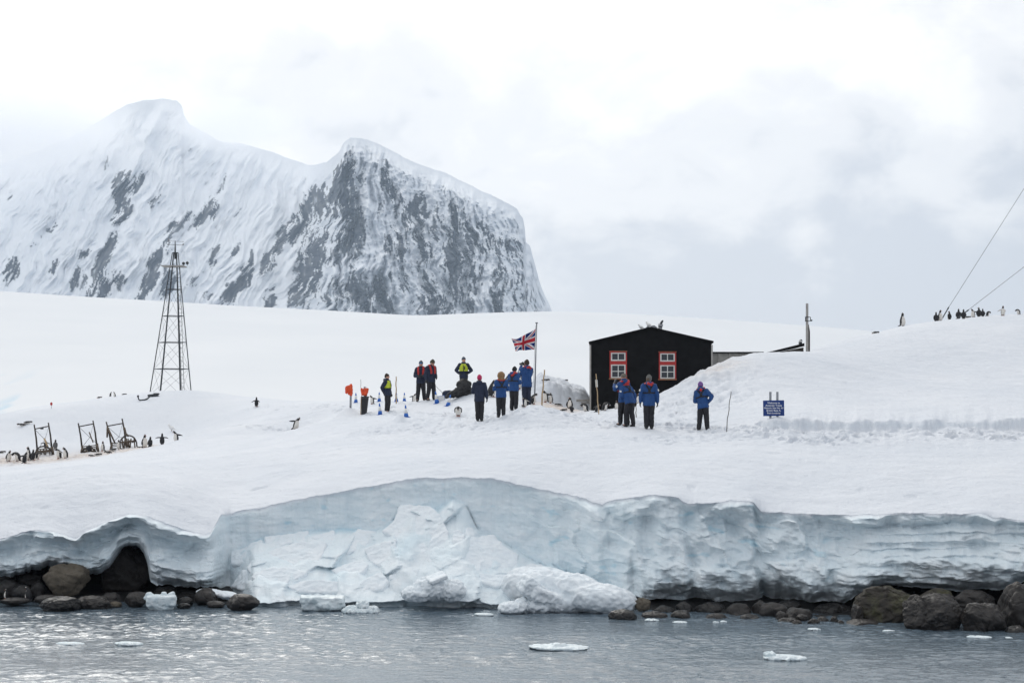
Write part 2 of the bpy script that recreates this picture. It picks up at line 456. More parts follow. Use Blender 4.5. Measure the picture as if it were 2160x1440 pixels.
def build_island():
    us = np.concatenate([np.linspace(-1200, -190, 60, endpoint=False), np.linspace(-190, 2350, 970), np.linspace(2350, 3400, 61)[1:]])
    Ymax = 145.0
    ye = edge_Y(us)
    # rows on top: offsets from the edge
    offs = np.concatenate([np.linspace(0, 1, 24, endpoint=False) ** 1.5 * 1.2, np.linspace(1.2, 9, 90, endpoint=False), np.linspace(9, 16, 120, endpoint=False),
                           np.linspace(16, 46, 230, endpoint=False), np.linspace(46, 95, 90)])
    U, O = np.meshgrid(us, offs)
    YY = ye[None] + O
    Z = ground(U, YY)
    ev = edge_v(us)
    ze_real = EYE + (HOR - ev) / F * ye
    Z = Z + (ze_real - Z[0])[None] * np.exp(-O / 0.35)
    rs = np.random.RandomState(5)
    feet = []
    def trail(pts, n, wid):
        pts = np.array(pts, float); s = np.linspace(0, len(pts) - 1, n)
        for i, q in enumerate(s):
            u_ = np.interp(q, range(len(pts)), pts[:, 0]) + rs.normal(0, 1) * wid * 40; y_ = np.interp(q, range(len(pts)), pts[:, 1]) + rs.normal(0, 1) * wid
            feet.append((u_, y_, rs.uniform(0.07, 0.13), rs.uniform(0.05, 0.13)))
    trail([(1300, 69), (1400, 66), (1500, 64.2), (1640, 62.2), (1850, 61.8), (2180, 61.6)], 150, 0.45)
    trail([(1330, 67), (1250, 70), (1120, 73), (1030, 73), (960, 77), (860, 80), (780, 83)], 130, 0.8)
    trail([(1482, 64.5), (1430, 67), (1390, 73)], 40, 0.7); trail([(800, 84), (900, 88), (980, 86)], 40, 1.0)
    trail([(1640, 60.6), (1720, 60.0), (1800, 60.4)], 26, 0.4); trail([(2010, 60.5), (2100, 60.2), (2160, 59.8)], 20, 0.4)
    trail([(623, 91.5), (560, 94), (470, 97), (400, 98)], 46, 0.25); trail([(0, 98), (150, 98), (300, 98.5), (380, 98)], 120, 1.2); trail([(540, 106), (640, 100), (740, 92)], 40, 0.4)
    for (u_, y_, r_, dep) in feet:
        c0, c1 = np.searchsorted(us, u_ - 22), np.searchsorted(us, u_ + 22)
        if c1 <= c0: continue
        yy = YY[:, c0:c1]; rows = np.where((np.abs(yy - y_) < 0.6).any(1))[0]
        if len(rows) == 0: continue
        r0, r1 = rows[0], rows[-1] + 1
        xx = (U[r0:r1, c0:c1] - u_) / F * y_; d_ = np.sqrt((xx / r_) ** 2 + ((YY[r0:r1, c0:c1] - y_) / (r_ * 1.5)) ** 2)
        Z[r0:r1, c0:c1] += -dep * np.exp(-d_ ** 4) + 0.35 * dep * np.exp(-((d_ - 1.5) / 0.4) ** 2)
    top = np.stack([(U - 1080) / F * YY, YY, Z], -1)[::-1]
    # dirt: penguin-stained snow
    d = 1.0 * np.exp(-((U - 1165) / 45) ** 2 - ((YY - 79) / 4) ** 2) + 1.0 * np.exp(-((U - 1205) / 26) ** 2 - ((YY - 78.5) / 3.0) ** 2)
    d = d + 0.9 * np.exp(-(np.maximum(np.abs(U - 150) - 150, 0) / 40) ** 2 - ((YY - (97.5 + 0.0 * U)) / 2.6) ** 2) + 0.45 * np.exp(-((U - 1520) / 60) ** 2 - ((YY - 76.5) / 1.2) ** 2)
    d = d + 0.55 * np.exp(-((U - 1310) / 50) ** 2 - ((YY - 79) / 1.6) ** 2)
    dirt = np.clip(d, 0, 1)[::-1]
    blue = np.zeros_like(dirt)
    dd = YY - step_Y(us)[None]
    blue = (sst(us, 1540, 1640)[None] * np.exp(-((dd - 0.02) / 0.10) ** 2) * 0.05)[::-1]
    ice = np.zeros_like(dirt)
    # ---------- face
    nr = 330
    t = np.linspace(0, 1, nr + 1)[1:]
    Uf, T = np.meshgrid(us, t)
    bv = bot_v(us)
    # depth of the foot of the face
    yb = ye + crv([(-300, 0.6), (300, 0.8), (455, 0.9), (476, 0.2), (545, -4.4), (1000, -4.5), (1150, -3.7), (1290, -2.5), (1335, -0.2), (1500, 0.3), (1800, 0.4), (2200, 0.5)], us)
    zb = EYE + (HOR - bv) / F * yb
    _hp = sst(us, 468, 520) * (1 - sst(us, 1296, 1345)); zb = zb * (1 - _hp) + np.minimum(zb, -0.05) * _hp
    zt = ze_real
    Zf = zt[None] + (zb - zt)[None] * T
    # where the fallen heap starts, as a share of the height
    tv = np.array(TALUS, float); tal = _sm(np.interp(us, tv[:, 0], tv[:, 1]), 25) + 7 * fbm(us * 0.04, 3.3, 0.1, 3)
    heap = sst(us, 468, 520) * (1 - sst(us, 1296, 1345))
    tt = np.clip((EYE + (HOR - tal) / F * (ye + 0.1) - zt) / (zb - zt), 0.02, 0.97)
    S1 = np.clip((T - tt[None]) / (1 - tt[None]), 0, 1)
    prof_wall = (yb - ye)[None] * T ** 1.3
    prof_heap = (yb - ye)[None] * (0.08 * sst(S1, 0, 0.05) + 0.92 * S1 ** 0.85)
    off = prof_wall * (1 - heap) + prof_heap * heap
    Xf = (Uf - 1080) / F * ye[None]
    # --- relief, positive = towards the sea
    env = sst(T, 0.0, 0.06)
    big = 0.55 * fbm(Xf * 0.45, Zf * 0.35 + 0.3, 1.0, 3)
    lumps = 0.34 * (0.35 - np.abs(fbm(Xf * 1.1 + 0.3 * Zf, Zf * 1.1, 4.0, 4, 0.55)))
    fine = 0.09 * fbm(Xf * 3.4, Zf * 3.6, 7.0, 4, 0.55)
    warp = Zf + 0.50 * fbm(Xf * 0.26, Zf * 0.5, 2.2, 4, 0.5) + 0.10 * pn(Xf * 1.3, Zf * 1.5, 0.4)
    wx = Xf + 0.35 * fbm(Xf * 0.8, Zf * 0.8, 81.0, 3); wz = Zf + 0.35 * fbm(Xf * 0.8, Zf * 0.8, 85.0, 3)
    brk = sst(Uf, 960, 1300) * (1 - 0.75 * sst(Uf, 1740, 1850)) * (0.42 * facets(wx * 0.8 + 0.3 * wz, wz * 0.95, 1.0, 0.9, 0.5) + 0.13 * facets(wx * 2.3, wz * 2.0, 4.0, 0.9, 0.5))
    brk = brk + (1 - sst(Uf, 900, 1100)) * sst(Uf, 470, 520) * 0.10 * facets(wx * 0.5, wz * 0.9, 9.0, 0.7, 0.6) + (1 - sst(Uf, 420, 470)) * (0.22 * facets(wx * 0.9, wz * 1.7, 3.0, 0.9, 0.5) + 0.08 * facets(wx * 2.2, wz * 3.2, 5.0, 0.9, 0.5))
    arch = 0.0
    for (u0, w0, h0) in ((272, 80, 0.75), (75, 70, 0.30), (120, 60, 0.1), (1870, 90, 0.12)):
        arch = arch + h0 * np.exp(-((Uf - u0) / w0) ** 2)
    warp = warp - arch * (0.2 + 0.8 * T)
    def layers(fr, ph):
        s = warp * fr + ph; f = s - np.floor(s)
        k = np.floor(s)
        amp = 0.55 + 0.75 * pn(Xf * 0.22 + k * 3.7, k * 1.3, 0.5)
        return sst(f, 0.0, 0.30) * (1 - 0.9 * f) * amp * (0.55 + 0.9 * sst(pn(Xf * 0.5 + k * 5.1, warp * 0.7, 3.1), -0.25, 0.3))
    strat = 0.46 * layers(1.55, 0.3) + 0.20 * layers(3.7, 0.1)
    strat_w = np.clip((1 - sst(Uf, 430, 480)) + sst(Uf, 1700, 1830) + 0.05 * sst(Uf, 1350, 1600), 0, 1)
    lump_w = np.clip(0.50 + 0.9 * sst(Uf, 1000, 1450) * (1 - 0.7 * sst(Uf, 1780, 1880)), 0, 1.2)
    wall = big * 0.8 + 0.10 * (1 - sst(Uf, 900, 1200)) * fbm(Xf * 0.7, Zf * 3.0, 44.0, 4, 0.6) + lumps * lump_w * 1.2 + 0.30 * lump_w * fbm(Xf * 1.0 + 5, Zf * 0.8, 9.0, 3) + brk + fine * (0.5 + 0.5 * lump_w) + strat * strat_w + strat_w * (0.26 * fbm(Xf * 0.9, Zf * 1.8, 15.0, 4, 0.55) - 0.16 * np.abs(fbm(Xf * 1.8, Zf * 3.0, 18.0, 3)))
    # vertical breaks / buttresses in the right part
    for (u0, a0, w0) in ((1262, 0.30, 30), (1345, -0.25, 14), (1372, 0.2, 26), (1450, -0.35, 10), (1490, 0.22, 40), (1600, -0.40, 9), (1650, 0.25, 45), (1745, -0.2, 9), (1800, 0.15, 30), (2095, -0.1, 10)):
        uu = Uf + 34 * fbm(T * 2.2, u0 * 0.1, 0.2, 3) + 26 * (T - 0.5) * math.sin(u0)
        wall = wall + a0 * (0.75 + 0.9 * pn(T * 3.5, u0 * 0.07, 0.9)) * np.exp(-((uu - u0) / w0) ** 2) * sst(T, 0.0, 0.1)
    # bulging belly low on the right wall, hollow under the lip
    rw = sst(Uf, 1330, 1400)
    wall = wall + rw * (0.55 * np.exp(-((T - 0.72) / 0.25) ** 2) - 0.22 * np.exp(-((T - 0.16) / 0.12) ** 2) - 0.35 * sst(T, 0.86, 1.0))
    wall = wall + (1 - sst(Uf, 430, 475)) * (0.13 * fbm(Xf * 2.6, Zf * 4.6, 61.0, 4, 0.6) + 0.16 * (0.3 - np.abs(fbm(Xf * 1.5, Zf * 2.3, 66.0, 4, 0.55))))
    # left mass: overhanging lip, then undercut
    lw = 1 - sst(Uf, 445, 470)
    wall = wall + lw * (0.18 * np.exp(-((T - 0.10) / 0.10) ** 2) - 0.45 * np.exp(-((T - 0.35) / 0.2) ** 2) + 0.35 * np.exp(-((T - 0.7) / 0.25) ** 2) - 0.3 * sst(T, 0.85, 1))
    # slab-like pieces of the heap
    ux = Xf * 0.85 + 0.35 * Zf; uz = Zf * 1.0 - 0.25 * Xf
    cell = pn(np.floor(ux * 1.3 + 0.8 * fbm(Xf * 0.9, Zf, 3.1, 2)) * 1.37 + 0.5, np.floor(uz * 1.1 + 0.9 * fbm(Xf, Zf * 0.8, 6.1, 2)) * 2.11 + 0.5, 0.5)
    hp = 0.36 * fbm(Xf * 0.7, Zf * 0.9, 11.0, 4, 0.5) + 0.30 * facets(wx * 0.75 - 0.4 * wz, wz * 1.1 + 0.2 * wx, 6.0, 0.8, 0.8) + 0.10 * facets(wx * 2.0, wz * 2.2, 7.0, 0.8, 0.7) + 0.10 * (0.3 - np.abs(pn(Xf * 2.4, Zf * 2.4, 5.0))) + 0.05 * fbm(Xf * 4, Zf * 4, 3.0, 3)
    # shelf: the heap overhangs the water line a little
    toe = sst(S1, 0.90, 0.93) * 0.55
    mixw = heap * sst(S1, 0.0, 0.03)
    relief = wall * (1 - mixw) * (1 - 0.5 * heap * (1 - sst(Uf, 1000, 1300))) + (hp - toe) * mixw
    for _i in range(2):
        rp = np.pad(relief, 1, mode='edge'); relief = (rp[:-2, 1:-1] + 2 * rp[1:-1, 1:-1] + rp[2:, 1:-1]) / 4
        rp = np.pad(relief, 1, mode='edge'); relief = (rp[1:-1, :-2] + 2 * rp[1:-1, 1:-1] + rp[1:-1, 2:]) / 4
    Yf = ye[None] + off - relief * env
    face = np.stack([(Uf - 1080) / F * ye[None] * 1.0 + (0.05 * fbm(Xf * 2, Zf * 2, 13.0, 2)) * env, Yf, Zf + 0.05 * env * fbm(Xf * 2.5, Zf * 2.5, 21.0, 3)], -1)
    # keep columns on their sight lines at the foot
    face[..., 0] = face[..., 0] * (1 - T) + T * (Uf - 1080) / F * Yf
    icef = 0.9 * sst(T, 0.0, 0.05) + 0 * mixw
    bl = 0.7 * sst(fbm(Xf * 1.3, Zf * 2.6, 31.0, 3), 0.34, 0.5) * sst(Uf, 480, 600) * (1 - sst(Uf, 1700, 1800)) * 0.7
    seam = np.exp(-((T - tt[None]) / 0.02) ** 2) * heap * (0.10 + 0.35 * sst(pn(Xf * 1.2, 3.3, 0.5), -0.1, 0.3))
    blf = np.clip(bl * (1 - mixw) + seam + 0.16 * mixw * sst(pn(Xf * 0.9, Zf * 1.1, 3.0), 0.1, 0.4), 0, 1)
    # ---------- underside going back into the dark
    last = face[-1]
    under = []
    for i, (dy, dz) in enumerate(((0.06, 0.03), (0.25, 0.06), (0.7, 0.08), (1.6, 0.12), (3.2, 0.05), (4.2, -0.25), (4.6, -1.2))):
        r = last.copy(); r[:, 1] += dy; r[:, 2] += dz * (1 - heap) - heap * 0.1 * (i + 1)
        r[:, 2] += 0.04 * fbm(last[:, 0] * 2, dy * 2.0, 3.0, 3)
        under.append(r)
    under = np.stack(under)
    P = np.concatenate([top, face, under])
    z0 = np.zeros((len(under), len(us)))
    me = grid_mesh('snow_ground', P, attrs={'dirt': np.concatenate([dirt, np.zeros_like(Uf), z0]), 'ice': np.concatenate([ice, icef, z0 + 0.8]), 'blue': np.concatenate([blue, blf, z0])})
    tag(new_obj('snow_ground', me, M_SNOW), 'snow covered island ending in a broken ice cliff above the sea', kind='structure')
    return us, HOR - (face[..., 2] - EYE) * F / face[..., 1], face[..., 1]
_FU, _FV, _FY = build_island()
def heap_Y(u, v):
    i = int(np.argmin(np.abs(_FU - u))); j = int(np.argmin(np.abs(_FV[:, i] - v))); return float(_FY[j, i])

# ---- far glacier across the bay
def build_glacier():
    us = np.linspace(-420, 2580, 420)
    s = np.linspace(0, 1, 230)
    crest = crv([(-420, 602), (0, 614), (200, 627), (360, 636), (500, 645), (700, 655), (860, 664.5), (880, 665.5), (960, 662), (1080, 658), (1180, 656.5), (1300, 660), (1500, 672), (1750, 690), (1860, 700), (2000, 712), (2580, 760)], us)
    k = np.ones(9) / 9; crest[4:-4] = np.convolve(crest, k, 'valid')
    U, T = np.meshgrid(us, s)
    V = 940 + (crest[None] - 940) * T
    Y = 330 + 1100 * T ** 1.6
    X = (U - 1080) / F * Y
    relief = 6 * fbm(X * 0.006, Y * 0.004, 2.0, 3) + 1.2 * fbm(X * 0.03, Y * 0.015, 4.0, 3)
    # crevassed corner at the left
    cw = np.exp(-((U - 0) / 62) ** 2 - ((V - 838) / 62) ** 2)
    cre = ridge(U * 0.016 + 0.012 * V, V * 0.030 + U * 0.008, 1.0, 2)
    relief = relief + cw * (6 * cre + 3 * fbm(X * 0.08, V * 0.03, 7.0, 3))
    Y2 = Y - relief * sst(1 - T, 0.0, 0.15)
    P = np.stack([X, Y2, EYE + (HOR - V) / F * Y], -1)
    back = P[-1].copy(); b1 = back.copy(); b1[:, 1] += 250; b1[:, 2] -= 12; b2 = back.copy(); b2[:, 1] += 900; b2[:, 2] = -5
    P = np.concatenate([P, b1[None], b2[None]])
    blue = np.concatenate([cw * sst(-cre, -0.9, 0.0) * 0.9, np.zeros((2, len(us)))])
    me = grid_mesh('glacier', P, attrs={'blue': blue})
    m = mat('glacier_snow', (0.85, 0.875, 0.905), 0.8, 0, 0.2); k = NB(m)
    c = k.ramp(k.noise(0.012, 5, 0.55, sc3=(1, 0.5, 2)), [(0.3, (0.675, 0.695, 0.72)), (0.7, (0.715, 0.73, 0.75))])
    k.col(k.mix(k.attr('blue').outputs['Fac'], c, (0.44, 0.60, 0.71)))
    tag(new_obj('glacier', me, m), 'smooth white glacier dome rising behind the island', kind='structure')
build_glacier()

# ---- mountain
RIDGE = [(-500, 500), (-300, 460), (-100, 395), (0, 348), (60, 326), (100, 311), (150, 291), (185, 270), (205, 258), (240, 236), (270, 220), (300, 212), (345, 208), (372, 212), (383, 222), (388, 243), (400, 262),
         (430, 278), (470, 300), (500, 301), (530, 308), (570, 320), (620, 338), (655, 349), (690, 341), (715, 320), (725, 300), (740, 290), (775, 294), (800, 304), (835, 322), (880, 345), (940, 365), (1000, 395), (1050, 418),
         (1090, 440), (1103, 460), (1109, 490), (1108, 505), (1118, 520), (1128, 555), (1140, 600), (1152, 630), (1165, 655), (1185, 690), (1210, 720)]
ROCK = [  # u, v, ru, rv, weight, lean (columns per row)
    (731, 395, 34, 88, 1.3, 0.10), (752, 470, 22, 45, 1.1, 0.0), (815, 365, 9, 55, 1.0, 0.05), (831, 430, 9, 42, 1.0, 0.05), (851, 485, 24, 50, 1.0, 0.1), (880, 440, 14, 42, .9, -0.3),
    (920, 480, 60, 75, .55, 0.1), (990, 450, 45, 60, .45, 0.1), (755, 615, 22, 65, 1.1, 0.3), (808, 615, 22, 60, 1.0, 0.2), (910, 620, 45, 55, 1.15, 0.1), (955, 545, 24, 85, .9, 0.05), (960, 620, 40, 60, 1.0, 0.1),
    (1030, 500, 20, 38, .95, 0.4), (1014, 437, 8, 12, 1.0, 0.3), (680, 470, 36, 55, .95, 0.2), (700, 520, 25, 50, .8, 0.3), (650, 575, 24, 65, .95, -0.3), (625, 480, 20, 42, .75, -0.4), (590, 510, 11, 40, .95, -0.3),
    (568, 635, 14, 45, 1.0, -0.2), (620, 625, 20, 28, .9, -0.2), (1080, 580, 42, 85, .55, 0.3), (1122, 640, 22, 35, .75, 0.3), (1060, 640, 30, 30, .8, 0.2), (870, 560, 40, 70, .85, 0.1), (1000, 570, 24, 70, .5, 0.1), (705, 640, 30, 40, .75, 0.2),
    (660, 420, 12, 30, .5, -0.3), (1060, 520, 30, 40, .4, 0.3),
    (255, 390, 18, 40, .95, -0.2), (285, 381, 9, 28, .95, -0.2), (222, 350, 4, 26, .8, 0.0), (257, 450, 22, 18, .8, -0.4), (225, 530, 17, 45, .85, -0.4), (215, 600, 36, 36, .85, -0.5), (330, 555, 20, 56, 1.0, -0.45), (300, 610, 20, 28, .85, -0.4),
    (380, 468, 18, 28, .95, -0.6), (427, 455, 17, 30, .95, -0.7), (355, 600, 14, 40, .95, -0.3), (520, 580, 14, 42, .8, -0.4), (500, 527, 10, 20, .8, -0.5), (572, 535, 12, 42, .75, -0.4), (590, 480, 8, 22, .8, -0.3), (20, 405, 12, 32, .6, -0.1),
    (25, 580, 20, 32, .75, -0.3), (50, 607, 10, 12, .8, -0.4), (90, 500, 5, 22, .85, -1.2), (445, 628, 14, 16, .85, -0.3), (482, 628, 12, 26, .85, -0.3), (160, 590, 14, 22, .7, -0.4), (178, 535, 10, 16, .6, -0.4), (450, 540, 9, 24, .7, -0.5),
    (330, 420, 14, 24, .4, -0.5), (470, 390, 6, 20, .5, -0.6), (400, 320, 8, 16, .4, 0), (500, 450, 8, 26, .4, -0.6), (110, 560, 10, 20, .5, -0.4), (410, 590, 16, 24, .5, -0.4),
    (785, 520, 20, 85, -1.2, 0.1), (838, 605, 10, 60, -.9, 0.3), (1022, 615, 12, 60, -1.1, -0.3), (604, 590, 9, 50, -.9, -0.2), (850, 400, 10, 60, -.8, 0.4), (770, 330, 16, 40, -.8, 0.1)]
def build_mountain():
    us = np.linspace(-420, 1215, 820)
    s = np.linspace(0, 1, 330)
    rv = crv(RIDGE, us, 2.2, 0.05, 3.0) + 5 * sst(us, 1085, 1105) * fbm(us * 0.12, 1.2, 0.4, 3)
    U, T = np.meshgrid(us, s)
    vb = 760.0
    V = vb + (rv[None] - vb) * T
    right = sst(us, 640, 730)[None]
    ylo = 3300.0; yhi = 4250 * (1 - right) + 3720 * right
    # the headland curves away at its right end
    g = T ** 1.25
    Y = ylo + (yhi - ylo) * g + 420 * sst(U, 1010, 1170) ** 1.5 + 120 * (1 - right)
    lean = -0.5 + 0.62 * sst(U, 520, 880)
    A = U - lean * (V - 500) + 26 * fbm(U * 0.010, V * 0.012, 90.0, 3, 0.55)                      # across the fall line
    big = (ridge(A * 0.011, V * 0.0022 + 3, 1.0, 4, 0.55) - 1.0) * (1 - 0.6 * right) + right * 0.9 * (ridge(A * 0.021 + 0.4 * pn(U * .01, V * .01, 2.0), V * 0.0018 + 1, 6.0, 3, 0.5) - 1.0)
    med = (ridge(A * 0.042, V * 0.009, 4.0, 4, 0.6) - 1.0) * (0.35 + 1.1 * sst(fbm(U * 0.012, V * 0.012, 40.0, 3), -0.3, 0.4))
    # broken ledges crossing the fall line
    med = med + 0.45 * sst(U, 560, 700) * (ridge(U * 0.02 + 0.02 * V, V * 0.030 - U * 0.004, 71.0, 3, 0.6) - 1.0)
    fine = fbm(A * 0.16, V * 0.05, 7.0, 4, 0.6)
    amp = 1.0 + 0.3 * right
    fade = sst(1 - T, 0.0, 0.10)
    rel = (62 * big + 34 * med * (0.40 + 0.55 * right) + (5 + 9 * right) * fine) * amp
    # rock mask
    rock = -0.55 + 0.30 * sst(U, 590, 680) * (1 - sst(U, 1120, 1160)) * sst(V - rv[None], 30 + 40 * sst(U, 840, 900), 70 + 50 * sst(U, 840, 900))
    solid = sum(np.exp(-((((U + 10 * fbm(U * 0.03, V * 0.02, 50.0, 3)) - a_ - l_ * (V - b_)) / c_) ** 2 + ((V - b_) / d_) ** 2) ** 2) for (a_, b_, c_, d_, l_) in ((733, 398, 26, 76, 0.1), (752, 462, 16, 38, 0.0), (831, 425, 7, 38, 0.05), (816, 360, 6, 46, 0.05), (851, 480, 15, 36, 0.1), (755, 620, 13, 44, 0.3), (808, 618, 13, 40, 0.2), (905, 625, 16, 42, 0.1), (955, 560, 15, 60, 0.05), (1030, 500, 12, 22, 0.4), (650, 580, 11, 40, -0.3), (255, 392, 11, 28, -0.2), (330, 555, 11, 40, -0.45), (570, 635, 9, 30, -0.2), (225, 530, 9, 32, -0.4), (215, 605, 14, 22, -0.5), (872, 440, 9, 34, -0.3)))
    big2 = fbm(U * 0.016, V * 0.006, 33.0, 3, 0.6)
    Uw = U + 16 * fbm(U * 0.02, V * 0.012, 21.0, 4, 0.6); Vw = V + 26 * fbm(U * 0.03, V * 0.01, 25.0, 4, 0.6)
    for (u0, v0, ru, rvv, w, ln) in ROCK:
        a = Uw - u0 - ln * (Vw - v0)
        rock = rock + w * np.exp(-((a / ru) ** 2 + ((Vw - v0) / rvv) ** 2) ** 1.3) * 0.85
    rock = np.clip(rock, -0.8, 0.30)
    st = 0.75 * right * big2 + 1.5 * fbm(A * 0.042 + 0.8 * pn(U * 0.02, V * 0.02, 1.0), V * 0.011, 9.0, 5, 0.62)
    spk = 1.3 * fbm(A * 0.17, V * 0.045, 2.0, 4, 0.72)
    reg = np.clip(rock + 0.55, 0, 1)
    val = rock + (0.25 + (1.1 + 0.45 * right) * reg) * (1.0 * st + 0.85 * spk + 0.40 * med) - 0.98 * right * reg + (0.35 + 0.5 * right) * solid
    val = val - 2.0 * (1 - sst(V - rv[None], 6 + 10 * sst(U, 840, 900), 34 + 40 * sst(U, 840, 900)))
    m_r = sst(val, -0.03, 0.10)
    rel = rel - 6 * m_r                              # bare rock lies below the snow
    Yd = Y - rel * fade
    X = (U - 1080) / F * Y
    P = np.stack([(U - 1080) / F * Yd, Yd, EYE + (HOR - V) / F * Yd], -1)
    back = P[-1]; b1 = back.copy(); b1[:, 1] += 60; b1[:, 2] -= 40; b2 = back.copy(); b2[:, 1] += 320; b2[:, 2] = -5
    P = np.concatenate([P, b1[None], b2[None]])
    zz = np.zeros((2, len(us)))
    tone = 0.45 + 0.7 * fbm(A * 0.02, V * 0.02, 14.0, 4, 0.6) + 0.9 * fbm(A * 0.13, V * 0.03, 17.0, 4, 0.65)
    me = grid_mesh('mountain', P, attrs={'rock': np.concatenate([m_r, zz]), 'tone': np.concatenate([tone, zz])})
    m = mat('mountain', (0.8, 0.8, 0.8), 0.85, 0, 0.15); k = NB(m)
    rk = k.ramp(k.attr('tone').outputs['Fac'], [(0.05, (0.036, 0.046, 0.065)), (0.5, (0.085, 0.096, 0.117)), (0.8, (0.15, 0.155, 0.165)), (1.0, (0.42, 0.45, 0.49))])
    k.col(k.mix(k.attr('rock').outputs['Fac'], (0.86, 0.885, 0.92), rk))
    tag(new_obj('mountain', me, m), 'steep snow and rock mountain with two summits across the bay', kind='structure')
build_mountain()

# ---- air between the near shore and the mountain
def build_haze():
    x0, x1, y0, y1, z0, z1 = -2300, 2300, -300, 4950, -6, 760
    v = [(x, y, z) for z in (z0, z1) for y in (y0, y1) for x in (x0, x1)]
    f = [(0, 2, 3, 1), (4, 5, 7, 6), (0, 1, 5, 4), (2, 6, 7, 3), (0, 4, 6, 2), (1, 3, 7, 5)]
    me = bpy.data.meshes.new('haze'); me.from_pydata(v, [], f)
    m = bpy.data.materials.new('haze'); m.use_nodes = True
    t = m.node_tree; t.nodes.clear()
    o = t.nodes.new('ShaderNodeOutputMaterial'); p = t.nodes.new('ShaderNodeVolumePrincipled')
    p.inputs['Color'].default_value = (0.70, 0.84, 1.0, 1)
    p.inputs['Density'].default_value = HAZE
    t.links.new(p.outputs[0], o.inputs['Volume'])
    tag(new_obj('haze', me, m), kind='stuff')
HAZE = 7.5e-5
build_haze()

# ---- cloud clinging to the left ridge
def build_mist():
    m = bpy.data.materials.new('ridge_cloud'); m.use_nodes = True; t = m.node_tree; t.nodes.clear()
    o = t.nodes.new('ShaderNodeOutputMaterial'); p = t.nodes.new('ShaderNodeVolumePrincipled'); t.links.new(p.outputs[0], o.inputs['Volume'])
    p.inputs['Color'].default_value = (0.97, 0.98, 1.0, 1); p.inputs['Anisotropy'].default_value = 0.55
    tcn = t.nodes.new('ShaderNodeTexCoord'); gr = t.nodes.new('ShaderNodeTexGradient'); gr.gradient_type = 'SPHERICAL'; t.links.new(tcn.outputs['Object'], gr.inputs[0])
    nz = t.nodes.new('ShaderNodeTexNoise'); nz.inputs['Scale'].default_value = 2.6; nz.inputs['Detail'].default_value = 3; t.links.new(tcn.outputs['Object'], nz.inputs[0])
    a = t.nodes.new('ShaderNodeMath'); a.operation = 'MULTIPLY_ADD'; t.links.new(nz.outputs[0], a.inputs[0]); a.inputs[1].default_value = 0.9; a.inputs[2].default_value = -0.40
    b = t.nodes.new('ShaderNodeMath'); b.operation = 'ADD'; t.links.new(gr.outputs[0], b.inputs[0]); t.links.new(a.outputs[0], b.inputs[1])
    c = t.nodes.new('ShaderNodeMapRange'); t.links.new(b.outputs[0], c.inputs[0]); c.inputs[1].default_value = 0.15; c.inputs[2].default_value = 0.75; c.inputs[3].default_value = 0; c.inputs[4].default_value = MIST
    t.links.new(c.outputs[0], p.inputs['Density'])
    for (u, v, Y, rx, ry, rz) in ((30, 285, 3950, 340, 420, 130), (480, 262, 4120, 190, 300, 60)):
        bm = bmesh.new(); bmesh.ops.create_icosphere(bm, subdivisions=3, radius=1.0); me = bpy.data.meshes.new('ridge_cloud'); bm.to_mesh(me); bm.free()
        o_ = new_obj('ridge_cloud', me, m, None, at(u, v, Y)); o_.scale = (rx, ry, rz); tag(o_, 'soft cloud clinging to the mountain ridge', None, None, 'stuff')
MIST = 0.006
build_mist()

# ================================================================== SHAPE HELPERS
def bm_mesh(bm, name, smooth=False):
    me = bpy.data.meshes.new(name); bm.normal_update(); bm.to_mesh(me); bm.free()
    if smooth:
        me.polygons.foreach_set('use_smooth', np.ones(len(me.polygons), bool))
    return me

def frame_of(t, ref=None):
    t = Vector(t).normalized()
    r = Vector(ref) if ref is not None else (Vector((0, 0, 1)) if abs(t.z) < 0.95 else Vector((1, 0, 0)))
    a = (r - t * r.dot(t))
    if a.length < 1e-4: a = Vector((0, 1, 0)) - t * t.y
    a.normalize(); b = t.cross(a)
    return a, b

def add_tube(bm, pts, r, n=6, cap=True):
    pts = [Vector(p) for p in pts]
    rs = r if isinstance(r, (list, tuple)) else [r] * len(pts)
    rings = []
    for i, p in enumerate(pts):
        t = (pts[min(i + 1, len(pts) - 1)] - pts[max(i - 1, 0)])
        a, b = frame_of(t)
        rings.append([bm.verts.new(p + (a * math.cos(2 * math.pi * k / n) + b * math.sin(2 * math.pi * k / n)) * rs[i]) for k in range(n)])
    for A, B in zip(rings, rings[1:]):
        for k in range(n): bm.faces.new((A[k], A[(k + 1) % n], B[(k + 1) % n], B[k]))
    if cap:
        bm.faces.new(rings[0][::-1]); bm.faces.new(rings[-1])

def add_box(bm, c, s, rot=None, bevel=0.0):
    m = Matrix.Translation(Vector(c)) @ (rot.to_4x4() if rot is not None else Matrix.Identity(4)) @ Matrix.Diagonal((s[0], s[1], s[2], 1))
    g = bmesh.ops.create_cube(bm, size=1.0, matrix=m)
    if bevel:
        es = list({e for v in g['verts'] for e in v.link_edges})
        bmesh.ops.bevel(bm, geom=es, offset=bevel, segments=1, affect='EDGES')

def add_poly_prism(bm, poly, y0, y1):
    """poly in (x, z), extruded along y"""
    a = [bm.verts.new((x, y0, z)) for x, z in poly]; b = [bm.verts.new((x, y1, z)) for x, z in poly]
    bm.faces.new(a); bm.faces.new(b[::-1])
    n = len(poly)
    for i in range(n): bm.faces.new((a[i], b[i], b[(i + 1) % n], a[(i + 1) % n]))

